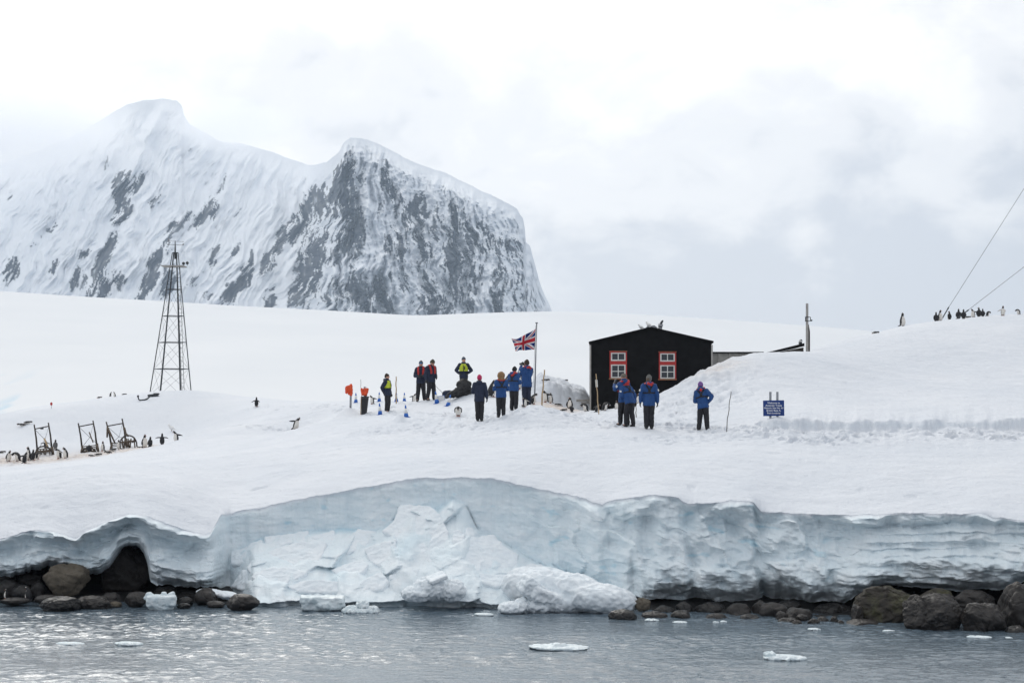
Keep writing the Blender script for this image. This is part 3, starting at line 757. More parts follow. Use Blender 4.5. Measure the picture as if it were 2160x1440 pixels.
def add_loft(bm, secs, n=16):
    """secs: (x, y, z, ra, rb); ra along local x-ish, rb along y-ish; rings across the path"""
    pts = [Vector(s[:3]) for s in secs]; rings = []
    for i, p in enumerate(pts):
        t = pts[min(i + 1, len(pts) - 1)] - pts[max(i - 1, 0)]
        a, b = frame_of(t, (1, 0, 0) if abs(t.normalized().x) < 0.9 else (0, 0, -1))
        rings.append([bm.verts.new(p + a * math.cos(2 * math.pi * k / n) * secs[i][3] + b * math.sin(2 * math.pi * k / n) * secs[i][4]) for k in range(n)])
    for A, B in zip(rings, rings[1:]):
        for k in range(n): bm.faces.new((A[k], A[(k + 1) % n], B[(k + 1) % n], B[k]))
    bm.faces.new(rings[0][::-1]); bm.faces.new(rings[-1])

def add_ball(bm, c, s, u=14, v=9, rot=None):
    m = Matrix.Translation(Vector(c)) @ (rot.to_4x4() if rot is not None else Matrix.Identity(4)) @ Matrix.Diagonal((s[0], s[1], s[2], 1))
    bmesh.ops.create_uvsphere(bm, u_segments=u, v_segments=v, radius=1.0, matrix=m)

def add_limb(bm, pts, rs, n=12):
    """tapered limb with round ends"""
    pts = [Vector(p) for p in pts]
    for p, q, a, b in zip(pts, pts[1:], rs, rs[1:]): add_tube(bm, [p, q], [a, b], n)
    for p, r in zip(pts, rs): add_ball(bm, p, (r, r, r), n, 8)

def remesh(bm, name, voxel, smooth=3, fac=0.5, wr=0.0, wscale=(6, 6, 6), seed=0.0):
    """one continuous skin round everything in bm"""
    me = bm_mesh(bm, name + '_raw')
    o = bpy.data.objects.new('raw', me); COL.objects.link(o)
    r = o.modifiers.new('r', 'REMESH'); r.mode = 'VOXEL'; r.voxel_size = voxel
    if smooth:
        s = o.modifiers.new('s', 'SMOOTH'); s.iterations = smooth; s.factor = fac
    dg = bpy.context.evaluated_depsgraph_get()
    out = bpy.data.meshes.new_from_object(o.evaluated_get(dg)); out.name = name
    bpy.data.objects.remove(o); bpy.data.meshes.remove(me)
    n = len(out.vertices)
    if wr and n:
        co = np.empty(n * 3, np.float32); out.vertices.foreach_get('co', co); co = co.reshape(-1, 3)
        no = np.empty(n * 3, np.float32); out.vertices.foreach_get('normal', no); no = no.reshape(-1, 3)
        d = fbm(co[:, 0] * wscale[0] + seed, co[:, 1] * wscale[1], co[:, 2] * wscale[2], 3, 0.55)
        co = co + no * (wr * (0.25 - np.abs(d)))[:, None]
        out.vertices.foreach_set('co', co.astype(np.float32).ravel())
    out.polygons.foreach_set('use_smooth', np.ones(len(out.polygons), bool))
    out.update()
    return out

def get_co(me):
    co = np.empty(len(me.vertices) * 3, np.float32); me.vertices.foreach_get('co', co); return co.reshape(-1, 3)
def set_co(me, co):
    me.vertices.foreach_set('co', np.ascontiguousarray(co, np.float32).ravel()); me.update()

_SC = {}
def find_spot(u, v, Y0, span=8.0):
    """ground point in image column u whose foot shows at row v, near distance Y0"""
    Ys = np.linspace(Y0 - span, Y0 + span, 81)
    z = ground(np.full(81, float(u)), Ys)
    vv = HOR - (z - EYE) * F / Ys
    far = np.linspace(float(_smooth(u, 0)) + 0.3, Y0 - span, 60)
    zf = ground(np.full(60, float(u)), far); hide = (HOR - (zf - EYE) * F / far).min()
    run = np.minimum.accumulate(np.minimum(vv, hide))
    cost = np.abs(vv - v) + 0.25 * np.abs(Ys - Y0) + 6.0 * np.maximum(vv - run - 1.0, 0)
    i = int(np.argmin(cost))
    return Vector(((u - 1080) / F * Ys[i], Ys[i], float(z[i])))

# ================================================================== MATERIALS FOR THINGS
M = {}
M['tar'] = noisy('black_tarred_boards', (0.0055, 0.0055, 0.0062), (0.012, 0.012, 0.013), 0.85, 2.0, 0.3, 30, 0.01, 0.15)
def streaked_tar():
    m = M['tar']; k = NB(m)
    s = k.noise(1.0, 4, 0.7, sc3=(9, 9, 0.6)); h = k.noise(1.3, 3, 0.6)
    f = k.math('MULTIPLY', k.ramp(s, [(0.66, (0,) * 3), (0.78, (1,) * 3)]), k.ramp(h, [(0.5, (0,) * 3), (0.7, (0.4,) * 3)]))
    k.col(k.mix(f, k.ramp(k.noise(3, 4), [(0.3, (0.005, 0.005, 0.0055)), (0.7, (0.011, 0.011, 0.012))]), (0.16, 0.16, 0.16)))
streaked_tar()
M['red'] = noisy('red_paint', (0.46, 0.035, 0.03), (0.36, 0.03, 0.028), 0.55, 6)
M['white'] = noisy('white_paint', (0.72, 0.72, 0.69), (0.58, 0.58, 0.54), 0.55, 5)
M['sill'] = noisy('weathered_sill', (0.33, 0.06, 0.035), (0.20, 0.16, 0.08), 0.8, 8)
M['glass'] = mat('window_glass', (0.03, 0.034, 0.04), 0.08, 0, 0.6)
M['greywood'] = noisy('grey_wood', (0.42, 0.405, 0.38), (0.29, 0.275, 0.26), 0.8, 4, 0.3, 30, 0.01, sc3=(6, 6, 1))
M['panel'] = noisy('grey_panel', (0.40, 0.385, 0.36), (0.29, 0.28, 0.26), 0.85, 3)
M['oldwood'] = noisy('old_sledge_wood', (0.17, 0.13, 0.095), (0.085, 0.065, 0.05), 0.8, 7, 0.3, 40, 0.01)
M['darkwood'] = noisy('dark_wood', (0.07, 0.055, 0.045), (0.035, 0.03, 0.027), 0.8, 6)
M['bamboo'] = noisy('bamboo', (0.50, 0.36, 0.21), (0.38, 0.27, 0.16), 0.6, 9)
M['iron'] = noisy('dark_iron', (0.035, 0.042, 0.05), (0.06, 0.065, 0.07), 0.6, 5, metal=0.2)
M['lightmetal'] = noisy('grey_metal', (0.33, 0.34, 0.36), (0.24, 0.25, 0.27), 0.45, 6, metal=0.5)
M['cable'] = mat('steel_cable', (0.10, 0.10, 0.115), 0.6)
M['black'] = noisy('black_plastic', (0.014, 0.014, 0.015), (0.024, 0.024, 0.025), 0.5, 5)
M['blackbag'] = noisy('black_bag_fabric', (0.012, 0.012, 0.014), (0.03, 0.029, 0.029), 0.6, 5, 0.4, 14, 0.03)
M['orange'] = noisy('orange_fabric', (0.80, 0.105, 0.03), (0.66, 0.075, 0.022), 0.7, 9, 0.4, 20, 0.02)
M['cone_blue'] = mat('cone_blue', (0.02, 0.13, 0.48), 0.45)
M['cone_white'] = mat('cone_white', (0.74, 0.74, 0.72), 0.4)
M['sign'] = noisy('sign_blue', (0.008, 0.035, 0.17), (0.011, 0.045, 0.20), 0.45, 2)
M['letter'] = mat('white_lettering', (0.78, 0.79, 0.80), 0.5)
M['skin'] = noisy('skin', (0.56, 0.31, 0.22), (0.48, 0.25, 0.18), 0.55, 8)
M['navy'] = noisy('navy_fabric', (0.012, 0.019, 0.042), (0.018, 0.026, 0.055), 0.75, 6, 0.3, 25, 0.01)
M['blue'] = noisy('blue_fabric', (0.008, 0.050, 0.175), (0.011, 0.062, 0.21), 0.7, 5, 0.3, 22, 0.01)
M['charcoal'] = noisy('charcoal_trousers', (0.013, 0.013, 0.016), (0.024, 0.023, 0.028), 0.8, 5, 0.3, 22, 0.01)
M['harness'] = mat('black_webbing', (0.008, 0.009, 0.013), 0.7)
M['lifered'] = noisy('red_life_jacket', (0.50, 0.035, 0.03), (0.42, 0.03, 0.025), 0.6, 9)
M['yellow'] = noisy('yellow_vest', (0.53, 0.60, 0.035), (0.45, 0.52, 0.03), 0.6, 8)
M['gold'] = mat('yellow_strap', (0.70, 0.48, 0.03), 0.6)
M['pink'] = noisy('pink_knit', (0.52, 0.03, 0.12), (0.42, 0.025, 0.09), 0.85, 20)
M['greyknit'] = noisy('grey_knit', (0.17, 0.165, 0.155), (0.11, 0.108, 0.10), 0.9, 20)
M['bluegrey'] = noisy('blue_grey_knit', (0.055, 0.075, 0.10), (0.09, 0.11, 0.14), 0.9, 20)
M['olive'] = noisy('olive_knit', (0.075, 0.065, 0.045), (0.05, 0.045, 0.03), 0.9, 20)
M['brown'] = noisy('brown_knit', (0.055, 0.038, 0.026), (0.035, 0.024, 0.018), 0.9, 20)
M['tanhat'] = noisy('taupe_felt', (0.17, 0.15, 0.125), (0.12, 0.105, 0.09), 0.9, 12)
M['purple'] = noisy('purple_knit', (0.20, 0.10, 0.30), (0.16, 0.08, 0.25), 0.9, 20)
M['fur'] = noisy('tan_fur', (0.36, 0.22, 0.11), (0.20, 0.115, 0.055), 0.9, 26, 0.8, 60, 0.02)
M['blond'] = noisy('blond_hair', (0.46, 0.31, 0.17), (0.34, 0.22, 0.12), 0.6, 30)
M['hairdark'] = mat('dark_hair', (0.03, 0.02, 0.014), 0.6)
M['lens'] = mat('blue_mirror_lens', (0.05, 0.20, 0.42), 0.1, 0.4)
M['eye'] = mat('eye_dark', (0.01, 0.01, 0.012), 0.2)
M['mouth'] = mat('lips', (0.36, 0.12, 0.10), 0.5)
M['boot'] = mat('black_rubber_boot', (0.010, 0.010, 0.011), 0.45)
M['pblack'] = noisy('penguin_black', (0.010, 0.010, 0.012), (0.020, 0.020, 0.023), 0.6, 12)
M['pgrey'] = noisy('penguin_grey_back', (0.09, 0.088, 0.088), (0.14, 0.135, 0.13), 0.75, 12)
M['pwhite'] = noisy('penguin_white', (0.78, 0.76, 0.72), (0.64, 0.59, 0.53), 0.7, 6)
M['pbeak'] = mat('penguin_orange', (0.50, 0.13, 0.05), 0.5)
M['bird'] = noisy('white_feathers', (0.88, 0.87, 0.85), (0.80, 0.79, 0.77), 0.8, 14)
M['birdbeak'] = mat('bird_bill', (0.35, 0.27, 0.20), 0.5)
M['guano'] = noisy('pebble_nest', (0.28, 0.20, 0.16), (0.16, 0.12, 0.10), 0.9, 20, 0.8, 30, 0.03)

def rock_material(name, c1, c2, c3, rough=0.6, moss=None):
    m = mat(name, c1, rough, 0, 0.35); k = NB(m)
    c = k.ramp(k.noise(2.4, 6, 0.68), [(0.25, c1), (0.5, c2), (0.75, c3)])
    if moss:
        c = k.mix(k.ramp(k.noise(1.6, 5, 0.7), [(0.45, (0,) * 3), (0.62, (0.8,) * 3)]), c, moss)
    k.col(c)
    v = k.n('ShaderNodeTexVoronoi'); v.feature = 'DISTANCE_TO_EDGE'; v.inputs['Scale'].default_value = 0.8
    mp = k.n('ShaderNodeMapping'); k.l(k.tc.outputs['Object'], mp.inputs[0])
    nz = k.n('ShaderNodeTexNoise'); nz.inputs['Scale'].default_value = 2.0; nz.inputs['Detail'].default_value = 4
    k.l(k.tc.outputs['Object'], nz.inputs['Vector'])
    ad = k.n('ShaderNodeVectorMath'); ad.operation = 'ADD'; k.l(k.tc.outputs['Object'], ad.inputs[0])
    sc = k.n('ShaderNodeVectorMath'); sc.operation = 'SCALE'; sc.inputs['Scale'].default_value = 0.5; k.l(nz.outputs['Color'], sc.inputs[0]); k.l(sc.outputs[0], ad.inputs[1])
    k.l(ad.outputs[0], v.inputs['Vector'])
    b = k.bump(k.ramp(v.outputs['Distance'], [(0.0, (0,) * 3), (0.03, (1,) * 3)]), 0.35, 0.05)
    k.bump(k.noise(9, 6, 0.7), 0.6, 0.05, b)
    return m
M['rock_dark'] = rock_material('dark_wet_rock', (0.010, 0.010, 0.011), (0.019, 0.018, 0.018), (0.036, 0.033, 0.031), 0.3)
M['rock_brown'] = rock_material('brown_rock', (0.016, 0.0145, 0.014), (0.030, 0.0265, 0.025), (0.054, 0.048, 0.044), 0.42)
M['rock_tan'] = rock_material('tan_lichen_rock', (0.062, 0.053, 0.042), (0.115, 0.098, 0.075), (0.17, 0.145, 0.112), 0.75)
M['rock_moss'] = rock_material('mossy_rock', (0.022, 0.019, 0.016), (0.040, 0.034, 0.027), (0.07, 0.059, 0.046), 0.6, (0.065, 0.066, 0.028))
M['berg'] = mat('floating_ice', (0.80, 0.86, 0.88), 0.5, 0, 0.4); _k = NB(M['berg'])
_k.col(_k.ramp(_k.noise(3, 4, 0.6), [(0.3, (0.60, 0.70, 0.74)), (0.65, (0.74, 0.79, 0.81))])); _k.bump(_k.noise(12, 4, 0.6), 0.5, 0.04)
M['fallen'] = mat('fallen_snow', (0.80, 0.85, 0.89), 0.75, 0, 0.25); _k = NB(M['fallen'])
_k.col(_k.ramp(_k.noise(1.6, 5, 0.6), [(0.3, (0.765, 0.83, 0.875)), (0.65, (0.835, 0.875, 0.905))])); _k.bump(_k.noise(9, 5, 0.65), 0.55, 0.05)

# ================================================================== HUT
HY = 80.0
def hx(u): return (u - 1080) / F * HY
def hz(v, Y=HY): return EYE + (HOR - v) / F * Y
def build_hut():
    xl, xr = hx(1247), hx(1499.5); zb, ze, zr = 4.6, hz(721.5), hz(692.5); xm = hx(1374); D = 9.0
    h = empty('wooden_hut', (xm, HY, zb))
    h.rotation_euler = (0, 0, R(-3.0))
    tag(h, 'black tarred hut with two red and white windows', 'hut')
    def loc(x, y, z): return (x - xm, y - HY, z - zb)
    def part(name, bm, m, par=h, smooth=False): return new_obj(name, bm_mesh(bm, name, smooth), m, par)
    poly = [(xl - xm, 0), (xr - xm, 0), (xr - xm, ze - zb), (0, zr - zb), (xl - xm, ze - zb)]
    bm = bmesh.new(); add_poly_prism(bm, poly, 0, 0.12); part('gable_wall', bm, M['tar'])
    bm = bmesh.new(); add_poly_prism(bm, poly, D - .12, D); part('gable_wall', bm, M['tar'])
    for x in (xl, xr):
        s = 1 if x == xl else -1
        bm = bmesh.new(); add_box(bm, (x - xm + s * 0.06, D / 2, (ze - zb) / 2), (0.12, D - 0.246, ze - zb)); part('side_wall', bm, M['tar'])
    for (xa, za, xb, zc) in ((xl - 0.10, ze - 0.035, xm, zr), (xm, zr, xr + 0.10, ze - 0.035)):
        bm = bmesh.new()
        add_poly_prism(bm, [(xa - xm, za - zb + 0.004), (xb - xm, zc - zb + 0.004), (xb - xm, zc - zb + 0.075), (xa - xm, za - zb + 0.06)], -0.10, D + 0.1)
        part('roof_slope', bm, M['tar'])
    for x in (xl, xr):
        s = -1 if x == xl else 1
        bm = bmesh.new(); add_box(bm, (x - xm + s * 0.035, -0.005, (ze - zb) / 2 - 0.05), (0.068, 0.09, ze - zb - 0.12)); part('corner_board', bm, M['greywood'])
    # windows
    def wbox(bm, u0, v0, u1, v1, y0, y1):
        x0, x1, z0, z1 = hx(u0), hx(u1), hz(v1), hz(v0)
        add_box(bm, loc((x0 + x1) / 2, HY + (y0 + y1) / 2, (z0 + z1) / 2), (x1 - x0, y1 - y0, z1 - z0))
    for (U0, V0) in ((1286.0, 741.0), (1389.7, 742.5)):
        U1 = U0 + 36.4; V1 = V0 + 58
        bm = bmesh.new()       # red surround: two jambs, head, middle band
        wbox(bm, U0, V0, U0 + 2.6, V1, -0.05, -0.002); wbox(bm, U1 - 2.6, V0, U1, V1, -0.05, -0.002)
        wbox(bm, U0 + 2.6, V0, U1 - 2.6, V0 + 2.4, -0.05, -0.002); wbox(bm, U0 + 2.6, V0 + 20, U1 - 2.6, V0 + 27.4, -0.045, -0.002)
        w = part('window', bm, M['red'])
        bm = bmesh.new(); wbox(bm, U0 - 1.0, V0 - 1.4, U1 + 1.0, V0 - 0.1, -0.085, -0.002); part('lintel_board', bm, M['sill'], w)
        bm = bmesh.new(); wbox(bm, U0 - 1.6, V1 - 1.8, U1 + 1.2, V1 + 1.2, -0.10, -0.052); part('window_sill', bm, M['sill'], w)
        for (a, b, rows) in ((V0 + 2.6, V0 + 19.8, 1), (V0 + 27.6, V1 - 2.0, 2)):
            ul, ur = U0 + 2.8, U1 - 2.8; fr = 2.7
            bm = bmesh.new()
            wbox(bm, ul, a, ul + fr, b, -0.04, -0.001); wbox(bm, ur - fr, a, ur, b, -0.04, -0.001)
            wbox(bm, ul + fr, a, ur - fr, a + 2.2, -0.04, -0.001); wbox(bm, ul + fr, b - 2.6, ur - fr, b, -0.04, -0.001)
            um = (ul + ur) / 2; wbox(bm, um - 0.9, a + 2.2, um + 0.9, b - 2.6, -0.037, -0.001)
            if rows == 2:
                vm = (a + b) / 2
                wbox(bm, ul + fr, vm - 0.8, um - 0.95, vm + 0.8, -0.034, -0.001); wbox(bm, um + 0.95, vm - 0.8, ur - fr, vm + 0.8, -0.034, -0.001)
            part('sash', bm, M['white'], w)
            for (x0, x1) in ((ul + fr, um - 0.9), (um + 0.9, ur - fr)):
                for r in range(rows):
                    c0 = a + 2.2 if r == 0 else (a + b) / 2 + 0.8
                    c1 = b - 2.6 if r == rows - 1 else (a + b) / 2 - 0.8
                    bm = bmesh.new(); wbox(bm, x0 + 0.02, c0 + 0.02, x1 - 0.02, c1 - 0.02, -0.018, -0.004); part('pane', bm, M['glass'], w)
    # cowl and ridge bits
    bm = bmesh.new(); cx, cz = hx(1393) - xm, hz(694) - zb
    add_tube(bm, [(cx, 0.3, cz - 0.06), (cx, 0.3, cz + 0.12)], 0.085, 12)
    add_tube(bm, [(cx, 0.3, cz + 0.10), (cx + 0.01, 0.28, cz + 0.16), (cx + 0.02, 0.24, cz + 0.20)], [0.085, 0.10, 0.10], 12)
    add_tube(bm, [(cx - 0.10, 0.3, cz - 0.07), (cx - 0.03, 0.3, cz + 0.10)], [0.05, 0.03], 8)
    c = part('chimney_cowl', bm, M['lightmetal'], smooth=True)
    bm = bmesh.new(); add_ball(bm, (cx + 0.06, 0.3, cz + 0.30), (0.05, 0.06, 0.11), rot=Matrix.Rotation(R(35), 3, 'Y')); part('cowl_cap', bm, M['iron'], c, True)
    bm = bmesh.new(); x = hx(1378) - xm; add_poly_prism(bm, [(x - 0.16, zr - zb + 0.04), (x + 0.18, zr - zb + 0.03), (x + 0.06, zr - zb + 0.13), (x - 0.02, zr - zb + 0.13)], 0.05, 0.4); part('ridge_vent', bm, M['lightmetal'])
    bm = bmesh.new(); x = hx(1363.5) - xm; add_poly_prism(bm, [(x - 0.07, zr - zb + 0.0), (x + 0.10, zr - zb + 0.03), (x + 0.07, zr - zb + 0.12)], 0.05, 0.35); part('ridge_vent', bm, M['lightmetal'])
build_hut()

def build_annex():
    Y = 88.0; X = lambda u: (u - 1080) / F * Y; Z = lambda v: EYE + (HOR - v) / F * Y
    a = empty('annex_hut', (X(1555), Y, 6.0)); tag(a, 'low grey panelled annex behind the black hut', 'annex')
    bx, bz = X(1555), 6.0
    us = [1498, 1516.5, 1539, 1561.7, 1586, 1609]
    for u0, u1 in zip(us, us[1:]):
        bm = bmesh.new(); add_box(bm, (X((u0 + u1) / 2) - bx, 0.06, (Z(745) + 6.0) / 2 - bz + 0.2), (X(u1) - X(u0) - 0.006, 0.10, Z(745) - 6.4))
        new_obj('panel', bm_mesh(bm, 'panel'), M['panel'], a)
    for u in us[1:]:
        bm = bmesh.new(); add_box(bm, (X(u) - bx, -0.02, (Z(745.5) + 6.4) / 2 - bz), (0.06, 0.055, Z(745.5) - 6.4))
        new_obj('batten', bm_mesh(bm, 'batten'), M['greywood'], a)
    bm = bmesh.new(); add_box(bm, (X(1553) - bx, 1.6, Z(744) - bz + 0.02), (X(1612) - X(1497), 3.4, 0.05)); new_obj('roof', bm_mesh(bm, 'roof'), M['tar'], a)
    b = empty('store_shed', (X(1650), Y, 6.0)); tag(b, 'half buried dark shed with a black felt roof rising to the right', 'shed'); bx = X(1650)
    bm = bmesh.new(); add_poly_prism(bm, [(X(1578) - bx, 0.0), (X(1693) - bx, 0.0), (X(1693) - bx, Z(733) - bz), (X(1610) - bx, Z(748) - bz), (X(1578) - bx, Z(756) - bz)], -0.30, 3.0)
    new_obj('wall', bm_mesh(bm, 'wall'), M['darkwood'], b)
    bm = bmesh.new(); add_poly_prism(bm, [(X(1574) - bx, Z(757.5) - bz), (X(1622) - bx, Z(744.5) - bz), (X(1694) - bx, Z(730.5) - bz), (X(1694) - bx, Z(724) - bz), (X(1622) - bx, Z(742) - bz), (X(1574) - bx, Z(755) - bz)], -0.42, 3.2)
    new_obj('roof', bm_mesh(bm, 'roof'), M['tar'], b)
    bm = bmesh.new(); add_box(bm, (X(1691) - bx, 0.4, Z(723) - bz), (0.12, 0.3, 0.14)); add_poly_prism(bm, [(X(1688.5) - bx, Z(718) - bz), (X(1695) - bx, Z(718) - bz), (X(1692) - bx, Z(715) - bz)], 0.2, 0.6)
    new_obj('roof_vent', bm_mesh(bm, 'roof_vent'), M['iron'], b)
    p = empty('wooden_post', (X(1697.5), Y - 0.7, 7.8)); tag(p, 'tall grey timber post standing at the end of the shed roof', 'post'); k = (Y - 0.7) / Y
    Z2 = lambda v: EYE + (HOR - v) / F * (Y - 0.7)
    bm = bmesh.new(); add_box(bm, (0, 0, (Z2(640) - 7.8) / 2), (0.105, 0.10, Z2(640) - 7.8)); new_obj('timber', bm_mesh(bm, 'timber'), M['greywood'], p)
    bm = bmesh.new(); add_poly_prism(bm, [(0.055, 0.0), (0.13, 0.0), (0.13, Z2(700) - 7.8), (0.075, Z2(684) - 7.8), (0.055, Z2(684) - 7.8)], -0.03, 0.04); new_obj('side_board', bm_mesh(bm, 'side_board'), M['darkwood'], p)
    bm = bmesh.new(); z = Z2(673) - 7.8
    for dz in (-0.09, 0.09): add_box(bm, (0.02, -0.06, z + dz), (0.26, 0.03, 0.03))
    add_box(bm, (0.145, -0.06, z), (0.03, 0.03, 0.15)); add_box(bm, (0.19, -0.06, z - 0.06), (0.07, 0.06, 0.07)); add_box(bm, (-0.075, -0.06, z), (0.04, 0.05, 0.18))
    new_obj('bracket', bm_mesh(bm, 'bracket'), M['iron'], p)
    # snow-caught rail beside the hut
    Y3 = 81.0
    w = new_obj('timber_rail', None or bm_mesh((lambda b_: (add_box(b_, (0, 0, 0), (0.62, 0.08, 0.10)), add_box(b_, (0.1, 0.05, -0.10), (0.4, 0.05, 0.06)), b_)[-1])(bmesh.new()), 'timber_rail'), M['greywood'], None, at(1231, 844.5, Y3))
    tag(w, 'short weathered timber rail against the left corner of the hut', 'rail')
build_annex()

# ================================================================== FLAG
def build_flag():
    Y = 86.0; X = lambda u: (u - 1080) / F * Y; Z = lambda v: EYE + (HOR - v) / F * Y
    g = on_ground(1127, Y)
    p = empty('flagpole', g); tag(p, 'slim grey flagpole behind the group by the hut', 'flagpole')
    top = at(1132, 682, Y) - g
    bm = bmesh.new(); add_tube(bm, [(0, 0, -0.3), top], [0.036, 0.026], 8); new_obj('pole', bm_mesh(bm, 'pole', True), M['lightmetal'], p)
    bm = bmesh.new(); add_tube(bm, [top, top + Vector((0, 0, 0.05))], [0.07, 0.05], 10); new_obj('truck', bm_mesh(bm, 'truck', True), M['lightmetal'], p)
    bm = bmesh.new(); add_tube(bm, [(-0.06, -0.04, 0.5), top + Vector((-0.04, -0.03, -0.1))], 0.006, 4); new_obj('halyard', bm_mesh(bm, 'halyard'), M['cable'], p)
    bm = bmesh.new(); add_box(bm, (-0.25, 0, 0.06), (0.55, 0.25, 0.12)); new_obj('foot_plate', bm_mesh(bm, 'foot_plate'), M['iron'], p)
    # the flag: hoist at the pole, fly streaming left and a little towards the camera
    nx, nz = 150, 80
    s = np.linspace(0, 1, nx)[None].repeat(nz, 0); t = np.linspace(0, 1, nz)[:, None].repeat(nx, 1)   # t: 0 top, 1 bottom
    tu = np.interp(s, [0, 0.25, 0.5, 0.75, 0.93, 1], [1130.0, 1117, 1105, 1092, 1082, 1079]); tv = np.interp(s, [0, 0.25, 0.5, 0.75, 1], [693, 701, 708, 712.5, 715])
    bu = np.interp(s, [0, 0.25, 0.5, 0.75, 0.9, 1], [1127.5, 1116, 1104, 1093, 1088.5, 1087]); bv = np.interp(s, [0, 0.25, 0.5, 0.75, 1], [737, 737.6, 739, 738.5, 740])
    uu = tu + (bu - tu) * t; vv = tv + (bv - tv) * t
    uu = uu + 1.6 * np.sin(6 * s + 3.2 * t) * s; vv = vv + 1.6 * np.sin(8 * s + 1.5) * s * (1 - t * 0.6) + 1.2 * np.sin(11 * s + 4 * t) * s
    dep = 0.16 * np.sin(9.0 * s - 2.6 * t + 0.6) * s ** 0.6 + 0.07 * np.sin(17 * s + 5 * t) * s - 0.35 * s
    YY = Y - 0.03 + dep
    P = np.stack([(uu - 1080) / F * YY, YY, EYE + (HOR - vv) / F * YY], -1)
    me = grid_mesh('flag', P - np.array(P[0, 0]))
    # union flag design, x 0..60 from the hoist, y 0..30 from the top
    x = s * 60; y = t * 30
    white = np.zeros_like(s, bool); red = np.zeros_like(s, bool)
    def dd(x1, y1, x2, y2): return ((x - x1) * (y2 - y1) - (y - y1) * (x2 - x1)) / math.hypot(x2 - x1, y2 - y1)
    for (a, b, c, d) in ((0, 0, 60, 30), (60, 0, 0, 30)): white |= np.abs(dd(a, b, c, d)) < 3
    d1 = dd(0, 0, 60, 30); d2 = dd(60, 0, 0, 30)
    red |= np.where(x < 30, (d1 > -2) & (d1 < 0), (d1 > 0) & (d1 < 2)) & (np.abs(y - 15) > 0)
    red |= np.where(x > 30, (d2 > -2) & (d2 < 0), (d2 > 0) & (d2 < 2))
    cr = (np.abs(x - 30) < 5) | (np.abs(y - 15) < 5); rd = (np.abs(x - 30) < 3) | (np.abs(y - 15) < 3)
    col = np.zeros(s.shape + (4,), np.float32); col[...] = (0.014, 0.034, 0.17, 1)
    col[white] = (0.72, 0.72, 0.74, 1); col[red] = (0.50, 0.03, 0.045, 1); col[cr] = (0.72, 0.72, 0.74, 1); col[rd] = (0.50, 0.03, 0.045, 1)
    a = me.attributes.new('print', 'FLOAT_COLOR', 'POINT'); a.data.foreach_set('color', col.ravel())
    m = mat('flag_cloth', (1, 1, 1), 0.75, 0, 0.1); k = NB(m); k.col(k.attr('print').outputs['Color'])
    o = new_obj('flag', me, m, None, P[0, 0])
    so = o.modifiers.new('t', 'SOLIDIFY'); so.thickness = 0.004
    tag(o, 'union flag in red, white and blue streaming left from the pole', 'flag')
build_flag()

# ================================================================== SIGN
def build_sign():
    Y = 64.0; g = at(1632, 877, Y)
    sgn = empty('welcome_sign', g); tag(sgn, 'blue welcome sign on two grey posts above the snow step', 'sign')
    sc = Y / F; w, h = 44.5 * sc, 33 * sc; rot = Matrix.Rotation(R(-1.0), 3, 'Y')
    bm = bmesh.new(); add_box(bm, (0, 0, h / 2), (w, 0.03, h), rot, 0.006); b = new_obj('board', bm_mesh(bm, 'board'), M['sign'], sgn)
    for u in (1625.5, 1640.2):
        bm = bmesh.new(); x = (u - 1632) * sc; add_box(bm, (x, 0.055, 17 * sc - 0.3), (4.6 * sc, 0.06, 68 * sc + 0.6)); new_obj('post', bm_mesh(bm, 'post'), M['lightmetal'], sgn)
    lines = ['Welcome to', 'Antarctic Treaty', 'Historic Site No. 61', 'British Base A,', 'Port Lockroy']
    for i, s in enumerate(lines):
        cu = bpy.data.curves.new('lettering', 'FONT'); cu.body = s; cu.size = 0.082; cu.align_x = 'CENTER'; cu.align_y = 'CENTER'; cu.extrude = 0.0015; cu.offset = 0.0012; cu.resolution_u = 3
        t = bpy.data.objects.new('tmp', cu); COL.objects.link(t)
        me = bpy.data.meshes.new_from_object(t.evaluated_get(bpy.context.evaluated_depsgraph_get())); me.name = 'lettering'
        bpy.data.objects.remove(t)
        o = new_obj('lettering', me, M['letter'], b); o['kind'] = 'stuff'; o.rotation_euler = (R(90), 0, 0); o.location = (0, -0.0175, h - (5.6 + i * 5.35) * sc)
build_sign()

